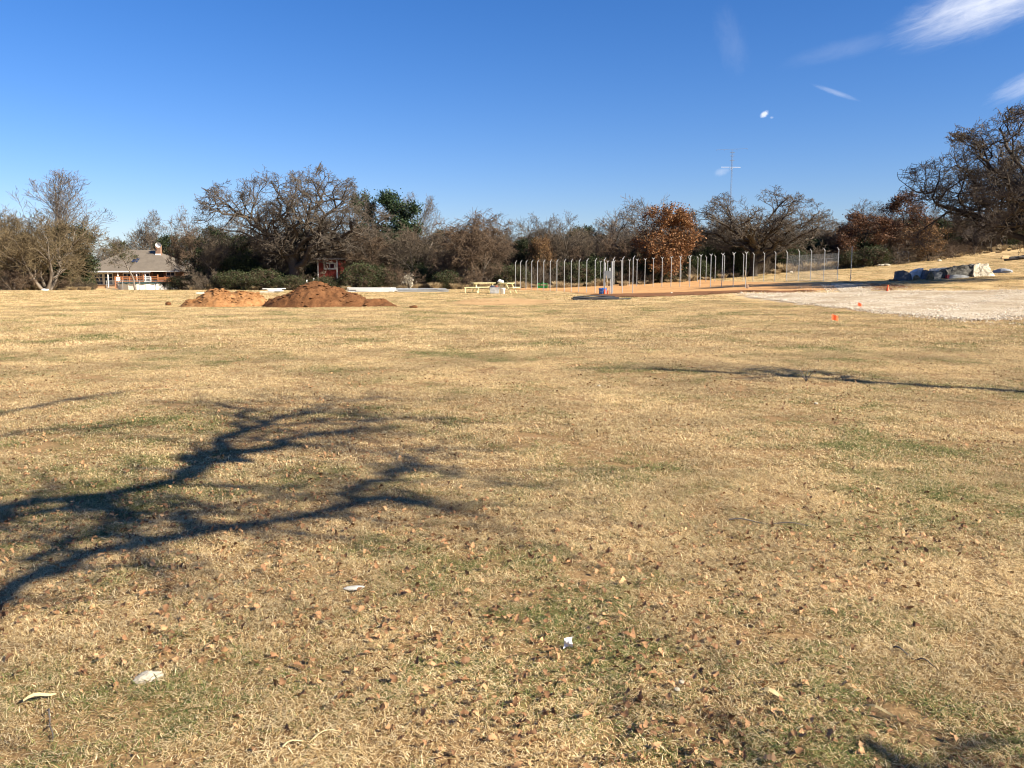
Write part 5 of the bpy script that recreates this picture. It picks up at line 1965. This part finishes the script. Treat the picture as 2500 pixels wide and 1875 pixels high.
# white plastic chairs stacked on the deck
wc_ = empty('patio_chair', (wx(289, YD + 0.8), YD + 0.8, dz + 0.03), 0.4)
MB().box((0, 0, 0.42), (0.5, 0.5, 0.05)).build('seat', trim, wc_)
MB().box((0, 0.25, 0.68), (0.5, 0.05, 0.5), 0, -0.15).build('backrest', trim, wc_)
for sx in (-0.21, 0.21):
    for sy_ in (-0.21, 0.21):
        MB().box((sx, sy_, 0.197), (0.05, 0.05, 0.394)).build('leg', trim, wc_)
tag(wc_, 'white patio chair on the left end of the deck', 'chair')

# red shed
shed_red = mat_plain('shed_red', (0.22, 0.035, 0.024), 0.8, 0.15, 8)
YR = 89.0
sp = onground(801, YR)
se = empty('red_shed', sp, -0.2)
sw = (825 - 777) * YR / FOC
sz = at(801, 634, YR).z - sp.z
for i in range(10):
    MB().box((-sw / 2 + sw * (i + 0.5) / 10, 0, sz / 2 + 0.15), (sw / 10 - 0.012, 0.05, sz - 0.3)).build('front_plank', shed_red, se)
MB().box((-sw / 2 + 0.03, 1.2, sz / 2 + 0.15), (0.05, 2.3, sz - 0.3)).build('side_wall', shade_mat, se)  # left side coloured dark to carry its shade
MB().box((sw / 2 - 0.03, 1.2, sz / 2 + 0.15), (0.05, 2.3, sz - 0.3)).build('side_wall', shed_red, se)
MB().box((0, 2.36, sz / 2 + 0.15), (sw - 0.12, 0.05, sz - 0.3)).build('rear_wall', shed_red, se)
for e in (-1, 1):
    MB().box((e * (sw / 2 + 0.02), -0.04, sz / 2 + 0.15), (0.11, 0.11, sz - 0.3)).build('corner_trim', trim, se)
MB().box((-0.25, 1.1, sz + 0.1), (sw + 1.1, 3.0, 0.09), 0, 0.06).build('roof', mat_plain('shed_roof', (0.28, 0.24, 0.2), 0.8), se)
w_ = window(-0.32, 0.85, sz - 0.95, sz - 0.36, 2, 1, se, -0.03, 0.14)
tag(se, 'small red plank shed with white window behind the large mound', 'shed')
# white stakes half hidden below the shed
for (px, Y, h_, lb) in ((748, 83, 1.0, 'short white stake in the brush left of the red shed'), (764, 82.5, 1.15, 'tallest white stake standing left of the red shed corner'), (770, 82.8, 0.95, 'white stake right under the left corner of the red shed')):
    b0 = onground(px, Y)
    j = empty('white_stake', b0)
    MB().box((0, 0, h_ / 2), (0.11, 0.07, h_), 0.2).build('shaft', whitep, j)
    MB().add([(-0.055, -0.035, h_ + 0.002), (0.055, -0.035, h_ + 0.002), (0.055, 0.035, h_ + 0.002), (-0.055, 0.035, h_ + 0.002), (0, 0, h_ + 0.08)], [(3, 2, 1, 0), (0, 1, 4), (1, 2, 4), (2, 3, 4), (3, 0, 4)]).build('point', whitep, j)
    j.rotation_euler[1] = random.uniform(-0.1, 0.1)
    tag(j, lb, 'stake')
t_pale = leafy('pale_shrub', 160, 1.9, 1.1, 500, (0.10, 0.2), 'pale_leaves', stems=4, cz=0.6, spread=(3, 25), dens=(4, 4, 4))
pl(t_pale, 'shrub', 998, 77.5, 667, None, 0.3, 'small shrub with whitish dry leaves against the dark thicket', 'shrub', w=1.1)
lump('white_litter', onground(108, 84) + Vector((0, 0, 0.05)), (0.62, 0.3, 0.28), mat_plain('bag_white2', (0.8, 0.8, 0.8), 0.5, 0.05), 'white bag lying in the grass below the rounded tan tree', 'litter', None, 51, 0.3, 0.4)

# dry tall grass tufts along the foot of the tree line (a clump each)


def grass_clump(seed, n, h, r):
    g = np.random.default_rng(seed)
    a = g.random(n) * 6.283
    rr = np.sqrt(g.random(n)) * r
    p0 = np.stack([rr * np.cos(a), rr * np.sin(a), np.zeros(n)], 1)
    ln = h * (0.5 + 0.5 * g.random(n))
    lean_ = np.stack([np.cos(a), np.sin(a)], 1) * (0.15 + 0.5 * g.random(n))[:, None]
    p1 = p0 + np.stack([lean_[:, 0] * ln * 0.4, lean_[:, 1] * ln * 0.4, ln * 0.6], 1)
    p2 = p0 + np.stack([lean_[:, 0] * ln, lean_[:, 1] * ln, ln * 0.92], 1)
    P_ = np.stack([p0, p1, p2], 1)
    R_ = np.tile(np.array([0.012, 0.010, 0.004]), (n, 1))
    v, f, r_ = tubes([(P_, R_)], [3], g)
    return np_mesh('grass_clump', v, f, MATS['straw_leaves'], False, {'rnd': r_})


gc = proto_collection('clump_source', [grass_clump(k, 240, 0.75, 0.4) for k in range(3)])
wp, wr, ws, wi = [], [], [], []
for k in range(420):
    px = random.uniform(-200, 2700)
    Y = float(np.interp(px, [-200, 0, 225, 460, 870, 1250, 1700, 1900, 2060, 2300, 2700], [89, 89, 96, 86, 80, 79, 86, 100, 99, 102, 108])) + random.gauss(0, 1.2)
    if 222 < px < 445 or 770 < px < 835:
        continue
    if px > 1880 and random.random() < 0.5:
        Y = Y + 2.5
    if 1480 < px < 1880 and random.random() < 0.7:
        continue
    s = random.uniform(0.5, 1.3) * (1.3 if 1900 < px < 2070 else 0.8)
    wp.append(onground(px, Y))
    wr.append((0, 0, random.uniform(0, 6.28)))
    ws.append((s, s, s * random.uniform(0.6, 1.2)))
    wi.append(random.randrange(3))
tag(scatter('tall_dry_grass', wp, wr, ws, wi, gc), 'tall dry grass fringing the foot of the tree line', None, None, 'stuff')

# ------------------------------------------------------------------ radio mast and pole beyond the trees
YT = 190.0
mast_m = mat_plain('mast_steel', (0.20, 0.23, 0.28), 0.5, 0.1, 3, 0.3)
b0 = onground(1777, YT)
top = at(1778, 366, YT).z - b0.z
me_ = empty('radio_mast', b0)
for i in range(3):
    a = 2 * math.pi * i / 3
    MB().tube([(0.17 * math.cos(a), 0.17 * math.sin(a), 0), (0.15 * math.cos(a), 0.15 * math.sin(a), top)], 0.022, 5).build('leg', mast_m, me_)
lat = MB()
nst = int(top / 0.6)
for k in range(nst):
    for i in range(3):
        a, b_ = 2 * math.pi * i / 3, 2 * math.pi * (i + 1) / 3
        lat.tube([(0.16 * math.cos(a), 0.16 * math.sin(a), k * 0.6), (0.16 * math.cos(b_), 0.16 * math.sin(b_), (k + 1) * 0.6)], 0.009, 3, False)
lat.build('lattice', mast_m, me_)
zc = at(1778, 408, YT).z - b0.z
MB().tube([(-2.4, 0, zc), (2.0, 0.3, zc)], 0.035, 5).build('antenna_boom', trim, me_)
for x in (-0.25, 0.1):
    MB().tube([(x - 0.5, -1.2, zc - 0.75), (x + 0.15, 0.1, zc - 0.1)], 0.05, 5).build('antenna_element', mast_m, me_)
MB().tube([(-3.6, 0, top), (3.4, 0, top + 0.3)], 0.022, 5).build('antenna_boom', mast_m, me_)
for x in (-3.5, -1.8, 1.0, 3.2):
    MB().tube([(x - 0.25, -1.3, top - 0.3 + 0.04 * x), (x + 0.25, 1.3, top + 0.35 + 0.04 * x)], 0.02, 5).build('antenna_element', mast_m, me_)
for zz in (0.55, 1.3, 2.3):
    MB().tube([(-0.5, 0, top - zz), (0.5, 0, top - zz)], 0.05, 5).build('antenna_element', mast_m, me_)
tag(me_, 'thin radio mast with crossed antennas rising behind the spreading oak', 'radio mast')
b0 = onground(1992, 150)
o = empty('utility_pole', b0)
zt = at(1992, 513, 150).z - b0.z
MB().tube([(0, 0, 0), (0, 0, zt)], 0.09, 8).build('shaft', mast_m, o)
MB().box((0, 0, zt - 0.4), (0.6, 0.1, 0.1)).build('crossarm', mast_m, o)
tag(o, 'dark utility pole poking above the trees right of the spreading oak', 'pole')

# ------------------------------------------------------------------ gravel stones
g = np.random.default_rng(66)


def pebble(seed):
    import bmesh
    bm = bmesh.new()
    bmesh.ops.create_icosphere(bm, subdivisions=1, radius=0.5)
    for v in bm.verts:
        v.co *= 1 + 0.35 * mnoise.noise(v.co * 3 + Vector((seed, 0, seed)))
        v.co.z *= 0.7
    me = bpy.data.meshes.new('pebble')
    bm.to_mesh(me)
    bm.free()
    me.materials.append(MATS['crushed'])
    return me


m, nt, b = new_mat('crushed_stone')
oi = nt.nodes.new('ShaderNodeObjectInfo')
nt.links.new(ramp(nt, oi.outputs['Random'], [(0.0, (0.16, 0.12, 0.08)), (0.22, (0.42, 0.34, 0.24)), (0.55, (0.60, 0.51, 0.38)), (1.0, (0.76, 0.68, 0.54))]), b.inputs['Base Color'])
b.inputs['Roughness'].default_value = 0.9
MATS['crushed'] = m
pc_ = proto_collection('pebble_source', [pebble(k) for k in range(4)])
lo, hi = GRAVEL.min(0), GRAVEL.max(0)
N = 90000
x = lo[0] + (hi[0] - lo[0]) * g.random(N)
y = lo[1] + (hi[1] - lo[1]) * g.random(N)
sd = pdist(GRAVEL, x, y) * np.where(pip(GRAVEL, x, y), 1, -1)
keep = (sd > -0.1) | ((sd > -0.8) & (g.random(N) < 0.3)) | ((sd > -2.5) & (g.random(N) < 0.05))
ruts = np.array([mnoise.fractal(Vector((u * 0.28, v * 0.55, 9.0)), 0.9, 2.0, 3) for u, v in zip(x, y)])
keep &= (ruts > -0.28) | (g.random(N) < 0.25)
keep &= (np.abs(x) < 0.66 * y + 1.5)
x, y = x[keep], y[keep]
n = len(x)
s = 0.022 + 0.045 * g.random(n) ** 2
pts = np.stack([x, y, terrain(x, y) + 0.04], 1)
tag(scatter('crushed_stone', pts, g.random((n, 3)) * 6.28, np.stack([s, s, s * 0.8], 1), g.integers(0, 4, n), pc_), 'loose pale crushed stones covering the gravel drive', None, None, 'stuff')

# ------------------------------------------------------------------ grass


def grass_patch(seed, side, n, width, length, lie, name='grass_patch'):
    g = np.random.default_rng(seed)
    p0 = np.stack([(g.random(n) - 0.5) * side, (g.random(n) - 0.5) * side, np.zeros(n)], 1)
    # clumping: pull a share of blades towards tuft centres
    nc = max(6, int(side * side * 60))
    cxy = (g.random((nc, 2)) - 0.5) * side
    pick_ = g.integers(0, nc, n)
    pull = (g.random(n) < 0.6)[:, None]
    p0[:, :2] = np.where(pull, cxy[pick_] + g.normal(size=(n, 2)) * 0.028, p0[:, :2])
    az = g.random(n) * 6.283
    el = np.radians(np.clip(g.normal(lie[0], lie[1], n), 3, 88))
    L = length[0] + (length[1] - length[0]) * g.random(n) ** 1.6
    d = np.stack([np.cos(az) * np.cos(el), np.sin(az) * np.cos(el), np.sin(el)], 1)
    side_v = np.stack([-np.sin(az), np.cos(az), np.zeros(n)], 1)
    curl = g.normal(size=n)[:, None] * 0.25
    p0[:, 2] = -0.004 + 0.02 * g.random(n) * (el < 0.5)
    w = width * (0.6 + 0.8 * g.random(n))[:, None]
    m1 = p0 + d * (L * 0.55)[:, None]
    d2 = d + side_v * curl
    d2[:, 2] -= 0.25 + 0.35 * g.random(n)
    tipp = m1 + d2 / np.linalg.norm(d2, axis=1, keepdims=True) * (L * 0.5)[:, None]
    tipp[:, 2] = np.maximum(tipp[:, 2], 0.002)
    V = np.stack([p0 - side_v * w / 2, p0 + side_v * w / 2, m1 + side_v * w * 0.42, m1 - side_v * w * 0.42, tipp], 1).reshape(-1, 3)
    i0 = np.arange(n) * 5
    F = np.concatenate([np.stack([i0, i0 + 1, i0 + 2], 1), np.stack([i0, i0 + 2, i0 + 3], 1), np.stack([i0 + 3, i0 + 2, i0 + 4], 1)])
    return np_mesh(name, V, F, MATS['grass'], False, {'rnd': np.repeat(g.random(n), 5), 'rnd2': np.repeat(g.random(n), 5)})


EXCL = [DIRT, GRAVEL, DAMP]


def field_points(y0, y1, pitch, g, margin=1.5, excl_margin=0.0):
    ys_ = np.arange(y0, y1, pitch)
    P_ = []
    for yy in ys_:
        hw_ = 0.66 * yy + margin
        xs_ = np.arange(-hw_, hw_, pitch)
        P_.append(np.stack([xs_ + (g.random(len(xs_)) - 0.5) * pitch * 0.9, yy + (g.random(len(xs_)) - 0.5) * pitch * 0.9], 1))
    P_ = np.concatenate(P_)
    if y1 > 25:
        k = np.ones(len(P_), bool)
        for pol in EXCL:
            sd = pdist(pol, P_[:, 0], P_[:, 1]) * np.where(pip(pol, P_[:, 0], P_[:, 1]), 1, -1)
            k &= sd < excl_margin
        sd = pdist(WORN, P_[:, 0], P_[:, 1]) * np.where(pip(WORN, P_[:, 0], P_[:, 1]), 1, -1)
        k &= (sd < 0) | (g.random(len(P_)) < 0.35)
        P_ = P_[k]
    return P_


def lay(name, y0, y1, pitch, meshes, label, seed, smin, smax, excl=0.0):
    g = np.random.default_rng(seed)
    xy = field_points(y0, y1, pitch, g, 1.5, excl)
    n = len(xy)
    pts = np.stack([xy[:, 0], xy[:, 1], terrain(xy[:, 0], xy[:, 1])], 1)
    rot = np.zeros((n, 3))
    rot[:, 2] = g.random(n) * 6.283
    s = smin + (smax - smin) * g.random(n)
    o = scatter(name, pts, rot, np.stack([s, s, s * (0.8 + 0.4 * g.random(n))], 1), g.integers(0, len(meshes), n), proto_collection(name + '_source', meshes))
    tag(o, label, None, None, 'stuff')


lay('foreground_grass', 1.7, 6.5, 0.33, [grass_patch(200 + k, 0.5, 4800, 0.0023, (0.010, 0.048), (17, 22)) for k in range(6)], 'short dry straw grass with green blades in the foreground', 1, 0.9, 1.15)
lay('midground_grass', 6.4, 17, 0.62, [grass_patch(210 + k, 0.9, 6400, 0.0040, (0.010, 0.050), (20, 22)) for k in range(5)], 'short dry grass in the middle of the field', 2, 0.9, 1.15)
lay('distant_grass', 16.8, 42, 0.72, [grass_patch(220 + k, 1.0, 1700, 0.009, (0.02, 0.06), (28, 22)) for k in range(4)], 'short pale grass in the far part of the field', 3, 0.9, 1.15, -0.4)
lay('far_grass', 41.5, 100, 1.25, [grass_patch(230 + k, 1.5, 1200, 0.02, (0.025, 0.065), (28, 22)) for k in range(4)], 'short pale grass before the tree line', 4, 0.8, 1.1, -0.8)


# ------------------------------------------------------------------ fallen leaves
def oak_leaf(seed, L=0.034):
    g = np.random.default_rng(seed)
    n = 9
    s = np.linspace(0, 1, n)
    wd = np.array([0.02, 0.12, 0.26, 0.16, 0.36, 0.20, 0.40, 0.28, 0.03]) * (0.85 + 0.3 * g.random(n))
    cu = 0.12 * g.normal()
    fold = 0.25 + 0.35 * g.random()
    V, F = [], []
    for i in range(n):
        z = 0.10 * math.sin(s[i] * 3.14) * (1 + cu) + 0.04 * g.normal()
        x = (s[i] - 0.5)
        y0 = cu * (s[i] - 0.5) ** 2
        for sg in (-1, 0, 1):
            V.append((x + (0.05 * abs(sg)), y0 + sg * wd[i] * math.cos(fold), z + abs(sg) * wd[i] * math.sin(fold) * (0.8 + 0.4 * g.random())))
    for i in range(n - 1):
        for j in range(2):
            a = i * 3 + j
            F.append((a, a + 1, a + 4, a + 3))
    # stalk
    k = len(V)
    V += [(-0.5, -0.012, V[1][2]), (-0.5, 0.012, V[1][2]), (-0.74, 0.012 + cu * 0.3, -0.02), (-0.74, -0.012 + cu * 0.3, -0.02)]
    F.append((k, k + 1, k + 2, k + 3))
    V = np.array(V) * L
    V[:, 2] -= V[:, 2].min()
    return np_mesh('oak_leaf', V, np.array(F), MATS['litter_leaves'], False, {'rnd': np.full(len(V), g.random() * 0.9 + 0.05)})


leaf_me = [oak_leaf(300 + k) for k in range(14)]


def leaf_density(x, y):
    a = np.array([mnoise.noise(Vector((u * 0.55, v * 0.55, 3.3))) for u, v in zip(x, y)])
    left = sstep(1.5, -2.5, x) * sstep(11, 7, y) * 0.5
    return np.clip(0.32 + 1.5 * a + left, 0.03, 1.0)


g = np.random.default_rng(77)
# the nearest leaves one by one
N = 1000
y = 2.3 + 3.1 * g.random(N) ** 0.8
x = (g.random(N) * 2 - 1) * (0.64 * y + 0.1)
keep = g.random(N) < leaf_density(x, y)
x, y = x[keep][:285], y[keep][:285]
for xx, yy in zip(x, y):
    o = bpy.data.objects.new('fallen_leaf', leaf_me[int(g.integers(0, 14))])
    COL.objects.link(o)
    o.location = (xx, yy, tz(xx, yy) + 0.006 + 0.016 * g.random())
    o.rotation_euler = (g.normal() * 0.4, g.normal() * 0.4, g.random() * 6.28)
    s = 0.5 + 0.75 * g.random() ** 1.3
    o.scale = (s, s, s)
    tag(o, 'curled dry brown oak leaf lying in the nearest grass', 'leaf', 'dry oak leaves in the nearest grass')
# all others
N = 38000
y = 2.2 + 34 * g.random(N) ** 1.6
x = (g.random(N) * 2 - 1) * (0.66 * y + 0.6)
keep = g.random(N) < leaf_density(x, y) * np.interp(y, [2, 6, 10, 20, 36], [1.0, 1.0, 0.85, 0.5, 0.2])
x, y = x[keep], y[keep]
n = len(x)
s = 0.4 + 0.9 * g.random(n) ** 1.5
rot = np.stack([g.normal(size=n) * 0.5, g.normal(size=n) * 0.5, g.random(n) * 6.28], 1)
tag(scatter('leaf_litter', np.stack([x, y, terrain(x, y) + 0.01 + 0.025 * g.random(n)], 1), rot, np.stack([s, s, s], 1), g.integers(0, 14, n), proto_collection('leaf_source', leaf_me)),
    'scattered dry oak leaves across the field', None, None, 'stuff')


# ------------------------------------------------------------------ small things in the near grass
p = G(363, 1662)
lump('limestone_chunk', p + Vector((0, 0, 0.008)), (0.11, 0.08, 0.055), lime, 'white limestone chunk in the grass at the lower left', 'stone', None, 61, 0.5, 0.3)
p = G(865, 1442)
o = lump('flat_pale_stone', p + Vector((0, 0, 0.014)), (0.10, 0.045, 0.022), mat_plain('chalk_grey', (0.36, 0.35, 0.32), 0.8, 0.1, 30), 'thin grey white stone flake below the forked shadows', 'stone', None, 63, 0.25, 0.25)
paper = mat_plain('paper_white', (0.82, 0.83, 0.84), 0.6, 0.03, 10)
p = G(1387, 1590)
gq = np.random.default_rng(5)
vs, fs = [], []
for j in range(5):
    for i in range(4):
        vs.append((0.012 * (i - 1.5) + 0.003 * gq.normal(), 0.012 * math.sin(j * 1.3 + i * 0.8), 0.012 * j + 0.003 * gq.normal()))
for j in range(4):
    for i in range(3):
        a = j * 4 + i
        fs.append((a, a + 1, a + 5, a + 4))
o = MB().add(vs, fs).build('paper_scrap', paper, None, p + Vector((0, 0, 0.015)))
tag(o, 'small crumpled white paper scrap in the green lower middle grass', 'litter')
bark_p = mat_plain('pale_straw', (0.44, 0.35, 0.18), 0.7, 0.08, 20)


def blade_piece(name, px, py, L, w, rz, mat, label, cat):
    p = G(px, py)
    vs, fs = [], []
    for i in range(7):
        t = i / 6
        ww = w * (math.sin(math.pi * (0.08 + 0.88 * t)) ** 0.7)
        for sg in (-1, 0, 1):
            vs.append(((t - 0.5) * L, sg * ww / 2, 0.025 + 0.012 * math.sin(t * 5) + (0.006 if sg else 0)))
    for i in range(6):
        for j in range(2):
            a = i * 3 + j
            fs.append((a, a + 1, a + 4, a + 3))
    o = MB().add(vs, fs).build(name, mat, None, p)
    o.rotation_euler = (0.25, 0, rz)
    tag(o, label, cat)


blade_piece('dry_husk', 98, 1715, 0.11, 0.022, 0.7, bark_p, 'pale yellow dry husk at the lower left edge', 'husk')
blade_piece('dry_husk', 1888, 1707, 0.10, 0.02, -0.5, bark_p, 'pale curled husk lying in the lower right grass', 'husk')
blade_piece('dry_husk', 2150, 1750, 0.12, 0.014, -0.6, bark_p, 'thin pale husk in the green grass at lower right', 'husk')
twig_m = mat_plain('grey_twig', (0.10, 0.085, 0.075), 0.8, 0.2, 20)
for (pa_, pb_, r_, lb) in (((118, 1745), (128, 1815), 0.0035, 'dark twig lying just below the yellow husk at lower left'),
                           ((2180, 1590), (2290, 1640), 0.004, 'dark grey stick lying in the right foreground grass'),
                           ((690, 1835), (830, 1790), 0.003, 'long pale twig at the bottom left'),
                           ((1780, 1275), (1990, 1290), 0.005, 'brown stick lying across the grass right of the middle')):
    a, b_ = G(*pa_), G(*pb_)
    pts = [a.lerp(b_, t) - a + Vector((0, 0.006 * math.sin(t * 9) + 0.003 * math.sin(t * 23), 0.018 + 0.010 * math.sin(t * 11))) for t in np.linspace(0, 1, 14)]
    mt = bark_p if 'pale' in lb else twig_m
    o = MB().tube(pts, [r_ * (1 - 0.5 * t) for t in np.linspace(0, 1, 14)], 6).build('fallen_twig', mt, None, a)
    tag(o, lb, 'twig')
for k, (px, py, lb) in enumerate(((1652, 1698, 'cream stone chip in the lower right grass, left of a pair'), (1663, 1680, 'cream stone chip in the lower right grass, right of a pair'), (1992, 990, 'white stone chip far out on the grass'), (1462, 946, 'white bottle cap sized chip left of the thin shadow'))):
    lump('stone_chip', G(px, py) + Vector((0, 0, 0.025)), (0.022, 0.018, 0.014) if py > 1500 else (0.045, 0.035, 0.03), lime, lb, 'stone', None, 80 + k)
# dark oak twig sprig standing in the thin right shadow
p = G(1968, 932)
sg_ = empty('oak_sprig', p)
for k in range(6):
    a = 1.05 * k
    MB().tube([(0, 0, 0), (0.05 * math.cos(a), 0.05 * math.sin(a), 0.09), (0.14 * math.cos(a), 0.14 * math.sin(a), 0.13 + 0.03 * (k % 3))], [0.006, 0.005, 0.003], 5).build('twig', twig_m, sg_)
tag(sg_, 'dark broken oak sprig lying on the thin right shadow', 'twig')
